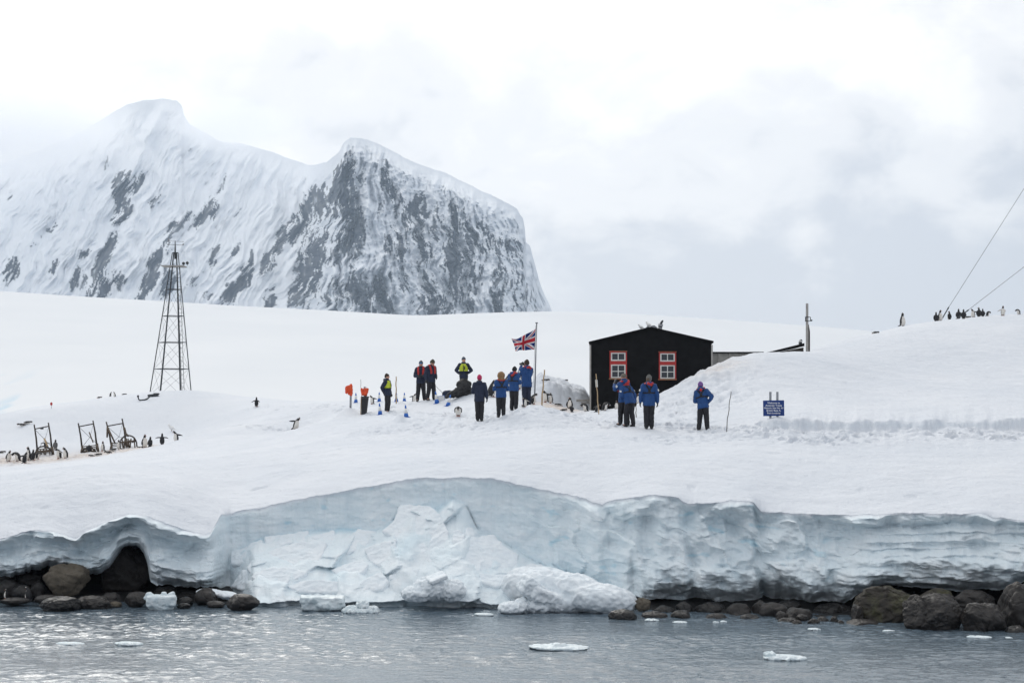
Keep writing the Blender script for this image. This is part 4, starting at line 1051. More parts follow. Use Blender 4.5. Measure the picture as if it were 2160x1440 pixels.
# ================================================================== LATTICE TOWER
def build_tower():
    g = on_ground(359.5, 123.0); Y = g.y; pm = F / Y
    tw = empty('lattice_tower', g); tag(tw, 'dark steel lattice tower with a small platform on the snow crest', 'tower')
    Z = lambda v: EYE + (HOR - v) / F * Y - g.z
    zt = Z(533); rb = 48.4 / pm; rt = 6.6 / pm; z0 = Z(833)
    th = [R(16 + 90 * k) for k in range(4)]
    def leg_pt(k, z):
        f = (z - z0) / (zt - z0); r = rb + (rt - rb) * f
        cx = (359.5 + (369.5 - 359.5) * f - 359.5) / pm
        return Vector((cx + r * math.cos(th[k]), -r * math.sin(th[k]), z))
    for k in range(4):
        lo = leg_pt(k, z0); gl = gz(g.x + lo.x, g.y + lo.y) - g.z
        bm = bmesh.new(); r = 0.055 if k in (1, 3) else 0.035
        add_tube(bm, [leg_pt(k, min(gl, z0) - 0.25), leg_pt(k, zt)], [r, r * 0.75], 6); new_obj('leg', bm_mesh(bm, 'leg'), M['iron'], tw)
    levels = [Z(v) for v in (832, 778, 722, 666.5, 610.5, 562, 533)]
    for z in levels:
        bm = bmesh.new()
        for k in range(4): add_tube(bm, [leg_pt(k, z), leg_pt((k + 1) % 4, z)], 0.022, 4)
        new_obj('ring_frame', bm_mesh(bm, 'ring_frame'), M['iron'], tw)
    for a, b in zip(levels[:5], levels[1:5]):
        for k in range(4):
            bm = bmesh.new(); k2 = (k + 1) % 4
            add_tube(bm, [leg_pt(k, a), leg_pt(k2, b)], 0.0075, 4); add_tube(bm, [leg_pt(k2, a), leg_pt(k, b)], 0.0075, 4)
            new_obj('cross_brace', bm_mesh(bm, 'cross_brace'), M['cable'], tw)
    bm = bmesh.new(); a0, a1 = leg_pt(3, Z(562)), leg_pt(3, z0)
    l0 = Vector(((376.5 - 359.5) / pm, a1.y - 0.1, z0 - .2)); l1 = Vector(((373 - 359.5) / pm, a0.y - 0.1, Z(562)))
    d = Vector((0.16, 0, 0))
    for o_ in (Vector((0, 0, 0)), d): add_tube(bm, [l0 + o_, l1 + o_], 0.014, 4)
    for i in range(30):
        q = l0 + (l1 - l0) * (i + 0.5) / 30; add_tube(bm, [q, q + d], 0.009, 4)
    new_obj('ladder', bm_mesh(bm, 'ladder'), M['iron'], tw)
    zp = Z(562); cx = (368.5 - 359.5) / pm
    for i in range(5):
        bm = bmesh.new(); add_box(bm, (cx - 0.05 + 0.02 * (i % 2), -0.62 + 0.31 * i, zp), (1.45, 0.22, 0.05)); new_obj('platform_plank', bm_mesh(bm, 'platform_plank'), M['greywood'], tw)
    for dx, dz in ((0.62, 0.17), (0.86, 0.20)):
        bm = bmesh.new(); add_ball(bm, (cx + dx, -0.3, zp + dz), (0.10, 0.12, 0.10), 10, 7); add_tube(bm, [(cx + dx, -0.3, zp + 0.02), (cx + dx, -0.3, zp + dz)], 0.02, 5); new_obj('lamp', bm_mesh(bm, 'lamp', True), M['iron'], tw)
    c2 = (369.5 - 359.5) / pm
    bm = bmesh.new(); add_tube(bm, [(c2, 0, zt - 0.4), (c2, 0, Z(525)), (c2, 0, Z(508))], [0.06, 0.05, 0.02], 6); mast = new_obj('mast', bm_mesh(bm, 'mast'), M['iron'], tw)
    bm = bmesh.new()
    add_tube(bm, [(c2 - 0.46, 0, Z(516)), (c2 + 0.52, 0, Z(516.8))], 0.016, 4); add_tube(bm, [(c2 - 0.42, 0.1, Z(508)), (c2 + 0.55, 0.1, Z(509.5))], 0.012, 4)
    for dx in (-0.46, 0.52): add_ball(bm, (c2 + dx, 0, Z(515.5)), (0.05, 0.05, 0.06), 8, 6)
    new_obj('crossarm', bm_mesh(bm, 'crossarm'), M['lightmetal'], mast)
    bm = bmesh.new(); add_box(bm, (c2 - 0.44, 0.1, Z(506.5)), (0.09, 0.09, 0.22)); new_obj('sensor', bm_mesh(bm, 'sensor'), M['lightmetal'], mast)
    # scrap at its foot
    s = find_spot(300, 845, 120); s.z += 0.02
    bm = bmesh.new(); add_tube(bm, [(-0.25, 0, 0.22), (-0.22, 0, 0.06), (-0.1, 0, 0.0), (0.15, 0, 0.03), (0.32, 0, 0.10), (0.45, 0, 0.22), (0.55, 0, 0.26)], [0.035, 0.04, 0.05, 0.05, 0.045, 0.04, 0.03], 6); add_ball(bm, (-0.25, 0, 0.24), (0.07, 0.06, 0.08), 8, 6)
    tag(new_obj('iron_hook', bm_mesh(bm, 'iron_hook', True), M['iron'], None, s), 'curved dark iron hook lying left of the tower foot', 'scrap iron')
    s = find_spot(323, 836, 122); s.z += 0.03
    bm = bmesh.new(); add_box(bm, (0, 0, 0.05), (0.62, 0.4, 0.14), Matrix.Rotation(R(-6), 3, 'Y'), 0.03); add_box(bm, (0.2, 0, 0.14), (0.34, 0.3, 0.08), None, 0.02)
    tag(new_obj('battery_box', bm_mesh(bm, 'battery_box'), M['iron'], None, s), 'flat dark box at the left foot of the tower', 'box')
build_tower()

# ================================================================== GUY WIRES
def build_wires():
    for (ua, va, uk, vk, uf, vf, lab) in ((1985, 676, 2000, 650, 2160, 398, 'steep stay wire rising to the right from the penguin ridge'), (2018, 672, 2041, 655, 2160, 563, 'shallow stay wire rising to the right over the penguin ridge')):
        Y = 96.5; a = at(ua, va, Y); k = at(uk, vk, Y); f = at(uf, vf, Y); e = k + (f - k) * 4.0
        w = empty('stay_wire', a); tag(w, lab, 'wire', 'stay wires on the right ridge')
        bm = bmesh.new(); add_tube(bm, [k - a, e - a], 0.011, 5); new_obj('cable', bm_mesh(bm, 'cable'), M['cable'], w)
        d = (k - a).normalized()
        bm = bmesh.new(); add_tube(bm, [-0.4 * d, k - a], 0.028, 6); new_obj('anchor_rod', bm_mesh(bm, 'anchor_rod'), M['iron'], w)
        bm = bmesh.new(); q = k - a
        add_tube(bm, [q - d * 0.12, q - d * 0.05, q + d * 0.03, q + d * 0.10], [0.016, 0.034, 0.034, 0.012], 8); new_obj('turnbuckle', bm_mesh(bm, 'turnbuckle'), M['iron'], w)
build_wires()

# ================================================================== CONES, POLES, BINS
def build_cones():
    def mesh(z0, z1, r0, r1):
        bm = bmesh.new(); add_tube(bm, [(0, 0, z0), (0, 0, z1)], [r0, r1], 20); return bm_mesh(bm, 'cone_band', True)
    H = 0.75; rr = lambda z: 0.155 - 0.125 * z / H
    lo = mesh(0.03, 0.26, rr(0.03), rr(0.26)); mid = mesh(0.26, 0.55, rr(0.26), rr(0.55)); hi = mesh(0.55, H, rr(0.55), rr(H))
    bm = bmesh.new(); add_box(bm, (0, 0, 0.015), (0.40, 0.40, 0.03), None, 0.01); base = bm_mesh(bm, 'base')
    for me, m in ((lo, 'cone_blue'), (mid, 'cone_white'), (hi, 'cone_blue'), (base, 'cone_blue')): me.materials.append(M[m])
    spots = [(750.7, 827.5, 848.5, 92, 0, 'blue and white cone between the two orange flag bundles'), (800, 826, 846, 94, 0, 'blue and white cone behind the back of the yellow vested person'),
             (802, 849, 873.5, 79, 4, 'blue and white cone at the feet of the yellow vested person'), (836, 826, 847, 93, 0, 'blue and white cone behind the bamboo pole'),
             (853, 827, 846, 94, 0, 'small blue and white cone on its own halfway to the two standing men'), (857, 852, 878.5, 76, 4, 'blue and white cone standing alone nearest the water'),
             (922, 824, 850, 85, 8, 'blue and white cone at the feet of the man looking down'), (944.5, 831, 856.5, 82, -14, 'blue and white cone leaning left below the bag heap'),
             (1164.5, 853, 872, 75, 0, 'blue cone tip poking out of the snow between nesting penguins')]
    for (u, vt, vb, Y0, tilt, lab) in spots:
        g = find_spot(u, vb, Y0, 5)
        sink = 0.0
        if u > 1100: g = find_spot(u, 866, 77.0, 2); sink = -0.42
        c = empty('traffic_cone', g + Vector((0, 0, sink - 0.02)), random.random()); tag(c, lab, 'cone', 'blue and white traffic cones')
        s = (vb - vt) * g.y / F / H; c.scale = (s, s, s); c.rotation_euler = (0, R(-tilt), 0.4)
        for nm, me in (('base', base), ('lower_band', lo), ('white_band', mid), ('tip', hi)): new_obj(nm, me, None, c)
random.seed(3)
build_cones()

def pole(name, u0, v0, u1, v1, Y, r, m, lab, cat='pole', group=None):
    a = find_spot(u0, v0, Y, 3); b = at(u1, v1, a.y)
    d = b - a
    bm = bmesh.new(); n = 9
    add_tube(bm, [d * (i / n) - Vector((0, 0, 0.25 if i == 0 else 0)) + Vector((0.012 * math.sin(i * 1.7), 0, 0)) for i in range(n + 1)], [r * (1 - 0.25 * i / n) for i in range(n + 1)], 6)
    o = new_obj(name, bm_mesh(bm, name, True), m, None, a); tag(o, lab, cat, group)
    return o, a, d
def build_poles():
    g = 'marker poles in the snow'
    pole('bamboo_pole', 835.5, 849, 835.5, 794, 89, 0.03, M['bamboo'], 'upright bamboo pole in front of a cone near the yellow vested person', 'pole', g)
    pole('bamboo_pole', 1142, 856, 1148.5, 779.5, 77, 0.033, M['bamboo'], 'long leaning bamboo pole left of the standing penguins', 'pole', g)
    o, a, d = pole('marker_pole', 1263, 873, 1256.8, 788, 74.5, 0.022, M['bamboo'], 'thin pole with a white tag in front of the hut corner', 'pole', g)
    bm = bmesh.new(); add_box(bm, d * 0.76, (0.085, 0.03, 0.28), Matrix.Rotation(R(-4), 3, 'Y')); new_obj('tag', bm_mesh(bm, 'tag'), M['white'], o)
    pole('marker_pole', 1341.5, 880, 1342, 848, 72, 0.022, M['greywood'], 'short stake between the two pairs of blue jackets', 'pole', g)
    pole('marker_pole', 1531.5, 911, 1542, 825.5, 63.4, 0.014, M['darkwood'], 'thin dark stake between the leaning person and the blue sign', 'pole', g)
    pole('marker_pole', 764, 868, 760.5, 800, 82, 0.011, M['cable'], 'thin wire stake behind the dark bin', 'pole', g)
    pole('marker_pole', 940, 829, 919, 814, 86, 0.010, M['cable'], 'thin slanting wire stake left of the bag heap', 'pole', g)
    # orange flag bundles
    s = find_spot(739, 857, 84, 3)
    f = empty('flag_bundle', s); tag(f, 'orange flag bundle wrapped on a grey post in a snow mound', 'flag bundle', 'orange flag bundles'); pm = F / s.y
    bm = bmesh.new(); add_tube(bm, [(0, 0, -0.3), (0.02, 0, 0.55), (0.05, 0, 50 / pm)], [0.05, 0.045, 0.03], 8); new_obj('post', bm_mesh(bm, 'post', True), M['lightmetal'], f)
    bm = bmesh.new()
    add_limb(bm, [(0.03, -0.02, 28 / pm), (0.04, -0.02, 48 / pm)], [0.065, 0.05]); add_limb(bm, [(-0.02, 0.02, 46 / pm), (-0.14, 0.0, 42 / pm), (-0.17, 0.02, 32 / pm)], [0.04, 0.075, 0.05]); add_limb(bm, [(-0.05, 0, 44 / pm), (-0.06, -0.03, 29 / pm)], [0.06, 0.04])
    new_obj('orange_flag', remesh(bm, 'orange_flag', 0.018, 2, 0.5, 0.09, (9, 9, 5), 2.0), M['orange'], f)
    s = find_spot(769, 868, 80, 3); pm = F / s.y
    b = empty('storage_bin', s); tag(b, 'tall narrow black bin holding stakes', 'bin')
    bm = bmesh.new(); hh = 35 / pm; t0, t1 = 5.6 / pm, 7.0 / pm
    add_poly_prism(bm, [(-t0 - 0.02, -0.05), (t0 - 0.03, -0.05), (t1 + 0.03, hh - 0.03), (-t1 + 0.02, hh - 0.03)], -0.14, 0.14)
    new_obj('bin_body', bm_mesh(bm, 'bin_body'), M['black'], b)
    bm = bmesh.new(); add_box(bm, (0.025, 0, hh), (2 * t1 + 0.05, 0.33, 0.05), None, 0.01); new_obj('rim', bm_mesh(bm, 'rim'), M['black'], b)
    bm = bmesh.new(); add_tube(bm, [(-t0 - 0.05, -0.1, -0.1), (-t1 + 0.0, -0.1, hh)], 0.02, 5); new_obj('side_stake', bm_mesh(bm, 'side_stake'), M['bamboo'], b)
    fb = empty('flag_bundle', s + Vector((0, 0, hh + 0.03))); tag(fb, 'orange flags gathered on stakes in the black bin', 'flag bundle', 'orange flag bundles')
    bm = bmesh.new()
    for dx in (-0.02, 0.05, 0.0): add_tube(bm, [(dx * 0.6, dx, -0.4), (dx, dx * 0.5, 0.42)], 0.016, 5)
    new_obj('stakes', bm_mesh(bm, 'stakes'), M['lightmetal'], fb)
    bm = bmesh.new()
    add_limb(bm, [(-0.12, 0, 0.30), (-0.06, 0.0, 0.10)], [0.05, 0.07]); add_limb(bm, [(0.12, 0, 0.31), (0.06, -0.02, 0.08)], [0.05, 0.07]); add_limb(bm, [(0, 0.02, 0.30), (0.0, 0, 0.06)], [0.06, 0.05])
    new_obj('orange_flag', remesh(bm, 'orange_flag', 0.018, 2, 0.5, 0.08, (9, 9, 5), 5.0), M['orange'], fb)
    # red marker far on the left crest
    q = at(108.3, 862, 113.0); s = Vector((q.x, 113.0, gz(q.x, 113.0)))
    k = empty('red_marker', s); tag(k, 'tiny red marker flag on the left snow crest', 'marker')
    bm = bmesh.new(); add_tube(bm, [(0, 0, -0.2), (0, 0, 0.30)], 0.015, 5); new_obj('stake', bm_mesh(bm, 'stake'), M['lightmetal'], k)
    bm = bmesh.new(); add_ball(bm, (0, 0, 0.26), (0.075, 0.03, 0.10), 8, 6); new_obj('orange_flag', bm_mesh(bm, 'orange_flag', True), M['lifered'], k)
    # bags
    s = find_spot(966, 838, 84.5, 2); pm = F / s.y
    bm = bmesh.new()
    add_limb(bm, [(-24 / pm, -0.1, 2 / pm), (0, -0.1, 12 / pm), (14 / pm, 0, 22 / pm), (31 / pm, 0.1, 13 / pm)], [0.08, 0.17, 0.24, 0.05]); add_limb(bm, [(4 / pm, 0, 27 / pm), (13 / pm, 0, 32 / pm), (22 / pm, 0.05, 28 / pm)], [0.14, 0.15, 0.12])
    add_limb(bm, [(-10 / pm, 0, 0.1), (25 / pm, 0, 0.18)], [0.10, 0.12])
    tag(new_obj('tarpaulin', remesh(bm, 'tarpaulin', 0.025, 1, 0.4, 0.16, (4, 4, 4), 1.0), M['blackbag'], None, s), 'crumpled black tarpaulin over gear on the snow slope', 'tarpaulin')
    s = find_spot(944, 838, 82.5, 2); pm = F / s.y
    bm = bmesh.new(); add_limb(bm, [(-0.08, 0, 0.14), (0.06, 0, 0.17)], [0.15, 0.14]); add_limb(bm, [(0.1, 0, 0.25), (0.28, 0, 0.16)], [0.06, 0.05])
    tag(new_obj('kit_bag', remesh(bm, 'kit_bag', 0.02, 1, 0.4, 0.08, (7, 7, 7), 4.0), M['navy'], None, s), 'dark round kit bag at the lower end of the tarpaulin', 'bag')
    s = find_spot(931, 845, 83.5, 2); pm = F / s.y
    bm = bmesh.new(); add_box(bm, (0, 0, 0.10), (13 / pm, 0.03, 11 / pm), Matrix.Rotation(R(-8), 3, 'Y'), 0.004)
    w = new_obj('notice_board', bm_mesh(bm, 'notice_board'), M['cone_white'], None, s); tag(w, 'small pale board lying between two cones by the bag heap', 'board')
    bm = bmesh.new(); add_box(bm, (0, 0, 0.10), (13 / pm + 0.03, 0.02, 11 / pm + 0.03), Matrix.Rotation(R(-8), 3, 'Y'), 0.004); new_obj('board_frame', bm_mesh(bm, 'board_frame'), M['cone_blue'], w)
build_poles()

# ================================================================== SLEDGES
def build_sledges():
    #       left post foot, left post top, right post foot, right post top, bow: right extent
    for (lf, lt, rf, rt, bow, cross, lab, extra) in (
        ((79.5, 951), (72, 895), (110, 947), (102, 891), (74, 110, 941, 962), 902, 'old sledge with a dark box on its crossbar, leftmost of the three', 'box'),
        ((174, 945), (165, 892), (205, 940), (196, 886.5), (172, 203, 944, 960), 897, 'old sledge with bare upright handlebars, middle of the three', 'slats'),
        ((236, 938), (224, 889), (266, 930), (257.5, 882.5), (252, 289, 918, 945), 896, 'old sledge with a bent bow frame, rightmost of the three', 'bow')):
        u0 = (lf[0] + rf[0]) / 2; g = find_spot(u0, (lf[1] + rf[1]) / 2 + 3, 98, 3); Y = g.y; pm = F / Y
        s = empty('dog_sledge', g); tag(s, lab, 'sledge', 'old wooden sledges in the penguin colony')
        P = lambda u, v, dy=0.0: at(u, v, Y + dy) - g
        def part(name, fn, m=M['oldwood']):
            bm = bmesh.new(); fn(bm); return new_obj(name, bm_mesh(bm, name, True), m, s)
        for (f, t) in ((lf, lt), (rf, rt)):
            part('upright', lambda bm: add_tube(bm, [P(f[0], f[1] + 8), P((f[0] + t[0]) / 2 + 0.5, (f[1] + t[1]) / 2), P(*t)], [0.055, 0.045, 0.035], 6), M['darkwood'])
        fl = (cross - lt[1]) / (lf[1] - lt[1]); cl = (lt[0] + (lf[0] - lt[0]) * fl, cross + 2.5); cr = (rt[0] + (rf[0] - rt[0]) * 0.14, cross - 3.5)
        part('crossbar', lambda bm: add_tube(bm, [P(*cl), P(*cr)], 0.03, 6), M['darkwood'])
        mid = ((lf[0] + rf[0]) / 2, cross + 25)
        part('brace_wire', lambda bm: (add_tube(bm, [P(*cl), P(*mid), P(rf[0] - 2, rf[1] - 6)], 0.011, 4), add_tube(bm, [P(*cr), P(*mid), P(lf[0] + 2, lf[1] - 6)], 0.011, 4)), M['cable'])
        for j in range(3):
            part('slat', lambda bm: add_box(bm, P(u0, lf[1] - 3 + 3.5 * j - 2, -0.2 * j), ((rf[0] - lf[0]) / pm * (1.02 + 0.06 * j), 0.10, 0.05), Matrix.Rotation(R(-6), 3, 'Y')))
        for sx in (-1, 1):
            c = lf if sx < 0 else rf
            part('runner', lambda bm: add_tube(bm, [P(c[0], c[1] + 9, 0.5), P(c[0] + 1.5 * sx, c[1] + 11, -0.3), P(c[0] + 2.5 * sx, c[1] + 10, -1.0), P(c[0] + 2.5 * sx, c[1] + 4, -1.35)], [0.05, 0.055, 0.055, 0.04], 6))
            part('stanchion', lambda bm: add_limb(bm, [P(c[0] + sx, c[1] + 10, -0.4), P(c[0] + sx * 0.3, c[1] - 4, -0.45)], [0.06, 0.055], 8))
            part('stanchion', lambda bm: add_limb(bm, [P(c[0] + 2 * sx, c[1] + 11, -1.0), P(c[0] + sx * 1.3, c[1] + 1, -1.0)], [0.055, 0.05], 8))
        ub, uc, vt, vb2 = bow
        def arc(bm):
            pts = []
            for i in range(13):
                a = math.pi * i / 12
                pts.append(P((ub + uc) / 2 - math.cos(a) * (uc - ub) / 2, vb2 - math.sin(a) ** 0.7 * (vb2 - vt), -1.2))
            add_tube(bm, pts, 0.038, 6)
        part('bow_hoop', arc, M['darkwood'])
        def web(bm):
            for i in range(5):
                u = ub + (uc - ub) * (0.15 + 0.17 * i)
                add_tube(bm, [P(u, vb2 - (vb2 - vt) * 0.75, -1.15), P(u + 2.2 * (-1) ** i, vb2, -1.0)], 0.035, 6)
            add_tube(bm, [P(ub + 1, vt + (vb2 - vt) * 0.55, -1.1), P(uc - 1, vt + (vb2 - vt) * 0.42, -1.1)], 0.05, 6)
        part('bow_lattice', web)
        if extra == 'box':
            part('crossbar_box', lambda bm: add_box(bm, P(88.5, 903, -0.03), (0.16, 0.1, 0.10), None, 0.01), M['iron'])
            part('loose_strut', lambda bm: add_tube(bm, [P(93.5, 924.5, -0.1), P(101, 943, -0.3)], 0.05, 6), M['bamboo'])
        elif extra == 'slats':
            part('loose_strut', lambda bm: add_tube(bm, [P(188, 911, -0.1), P(196.5, 933, -0.2)], 0.035, 6))
        else:
            part('loose_strut', lambda bm: add_tube(bm, [P(226, 899, -0.1), P(243, 935, -0.3)], 0.05, 6)); part('lashing', lambda bm: add_limb(bm, [P(262, 903), P(265, 914), P(270, 919)], [0.07, 0.06, 0.05], 8))
            part('lashing', lambda bm: add_limb(bm, [P(227, 903), P(226, 921)], [0.065, 0.045], 8))
build_sledges()

# ================================================================== PENGUINS
def penguin_mesh(name, flip='closed', bend=0.0, bz=0.16, tilt=0.0, lie=False, grey=False, turn=0.0):
    bm = bmesh.new()
    secs = [(-.01, .035, .05), (0.0, .07, .098), (0.008, .13, .122), (0.010, .20, .128), (0.008, .28, .122), (0.0, .35, .104), (-.004, .41, .078), (-.002, .46, .058), (0.006, .50, .054), (0.014, .545, .052), (0.014, .585, .040), (0.010, .612, .018)]
    add_loft(bm, [(x, 0, z, r * 0.98, r) for x, z, r in secs], 18)
    add_tube(bm, [(.045, 0, .552), (.085, 0, .549), (.125, 0, .541)], [.021, .015, .005], 8)
    add_loft(bm, [(-.06, 0, .10, .05, .05), (-.13, 0, .05, .022, .05), (-.215, 0, .022, .010, .03)], 10)
    for s in (-1, 1):
        add_loft(bm, [(.03, .052 * s, .015, .015, .028), (.075, .056 * s, .012, .014, .036), (.115, .06 * s, .010, .010, .032)], 8)
        add_limb(bm, [(.02, .05 * s, .09), (.035, .052 * s, .02)], [.035, .022], 8)
        if flip == 'closed': pts = [(.0, .100 * s, .385), (-.02, .142 * s, .28), (-.05, .150 * s, .15)]
        elif flip == 'out': pts = [(-.01, .095 * s, .385), (-.06, .20 * s, .33), (-.14, .29 * s, .27)]
        elif flip == 'wide': pts = [(-.01, .095 * s, .385), (-.04, .23 * s, .38), (-.08, .34 * s, .34)]
        else: pts = [(-.03, .095 * s, .385), (-.15, .13 * s, .33), (-.28, .15 * s, .28)]
        d = Vector(pts[1]) - Vector(pts[0])
        add_limb(bm, pts, [.034, .032, .013], 8)
    me = remesh(bm, name, 0.0115, 2, 0.5)
    co = get_co(me)
    nf = len(me.polygons)
    cen = np.empty(nf * 3, np.float32); me.polygons.foreach_get('center', cen); cen = cen.reshape(-1, 3)
    nor = np.empty(nf * 3, np.float32); me.polygons.foreach_get('normal', nor); nor = nor.reshape(-1, 3)
    x, y, z = cen.T
    prof = np.interp(z, [s[1] for s in secs], [s[2] for s in secs])
    body = (np.hypot(x, y) < prof * 1.10 + 0.006)
    phi = np.abs(np.arctan2(y, x + 0.02))
    idx = np.zeros(nf, np.int32)
    if grey: idx[z < 0.47] = 4
    idx[body & (phi < 1.30) & (z > 0.03) & (z < 0.435 + 0.02 * np.cos(phi))] = 1
    idx[body & (z > 0.03) & (z < 0.12) & (x > -0.02)] = 1
    idx[(z > 0.568) & (z < 0.592) & (np.abs(y) > 0.012) & (x > -0.015) & (x < 0.045)] = 1
    idx[(x > 0.07) & (z > 0.5)] = 2
    idx[(z < 0.028) & (x > 0.0)] = 2
    if flip in ('out', 'wide', 'back'):
        idx[(~body) & (nor[:, 0] > 0.55) & (z > 0.2) & (z < 0.45) & (np.abs(y) < 0.3)] = 1
    me.polygons.foreach_set('material_index', np.where(idx == 4, 3, idx).astype(np.int32))
    for m in ('pblack', 'pwhite', 'pbeak', 'pgrey'): me.materials.append(M[m])
    if turn:
        a = turn * sst(co[:, 2], 0.40, 0.50); c, s = np.cos(a), np.sin(a)
        co[:, 0], co[:, 1] = co[:, 0] * c - co[:, 1] * s, co[:, 0] * s + co[:, 1] * c
    if bend:
        th = R(bend); Lc = 0.60 - bz; sN = np.clip(co[:, 2] - bz, 0, Lc + 0.1); a = th * sN / Lc
        over = co[:, 2] > bz
        px = (Lc / th) * (1 - np.cos(a)); pz = (Lc / th) * np.sin(a)
        nx = px + co[:, 0] * np.cos(a); nz = bz + pz - co[:, 0] * np.sin(a)
        co[:, 0] = np.where(over, nx, co[:, 0]); co[:, 2] = np.where(over, nz, co[:, 2])
    if tilt:
        a = R(tilt); x0, z0 = co[:, 0].copy(), co[:, 2].copy()
        up = sst(z0, 0.02, 0.10); a = a * up
        co[:, 0] = x0 * np.cos(a) + z0 * np.sin(a); co[:, 2] = -x0 * np.sin(a) + z0 * np.cos(a)
    if lie:
        a = R(80); x0, z0 = co[:, 0].copy(), co[:, 2].copy()
        x0 = np.where(x0 < -0.05, -0.05 + (x0 + 0.05) * (0.3 + 0.7 * sst(z0, 0.06, 0.2)), x0); x0 = np.where(x0 > 0.06, 0.06 + (x0 - 0.06) * (0.35 + 0.65 * sst(z0, 0.36, 0.5)), x0)
        hd = sst(z0, 0.36, 0.52)
        co[:, 0] = x0 * np.cos(a) + z0 * np.sin(a) - 0.3; co[:, 2] = -x0 * np.sin(a) + z0 * np.cos(a) + 0.105 + hd * 0.03
        co[:, 2] = np.maximum(co[:, 2], -0.02)
    co[:, 2] -= min(0.0, 0.0)
    set_co(me, co)
    return me
PM = {
    'stand': penguin_mesh('penguin'), 'look': penguin_mesh('penguin', turn=1.2), 'out': penguin_mesh('penguin', 'out'), 'wide': penguin_mesh('penguin', 'wide'),
    'lean': penguin_mesh('penguin', 'closed', 30), 'leanback': penguin_mesh('penguin', 'back', 38), 'bow': penguin_mesh('penguin', 'closed', 150, 0.2), 'preen': penguin_mesh('penguin', 'out', 75, 0.22),
    'walk': penguin_mesh('penguin', 'back', 34, 0.2, 14), 'lie': penguin_mesh('penguin', 'closed', lie=True), 'grey': penguin_mesh('penguin', 'closed', grey=True), 'greybow': penguin_mesh('penguin', 'closed', 120, 0.24, grey=True)}
Rt, Lf, Fr, Bk = 0, 180, -90, 90
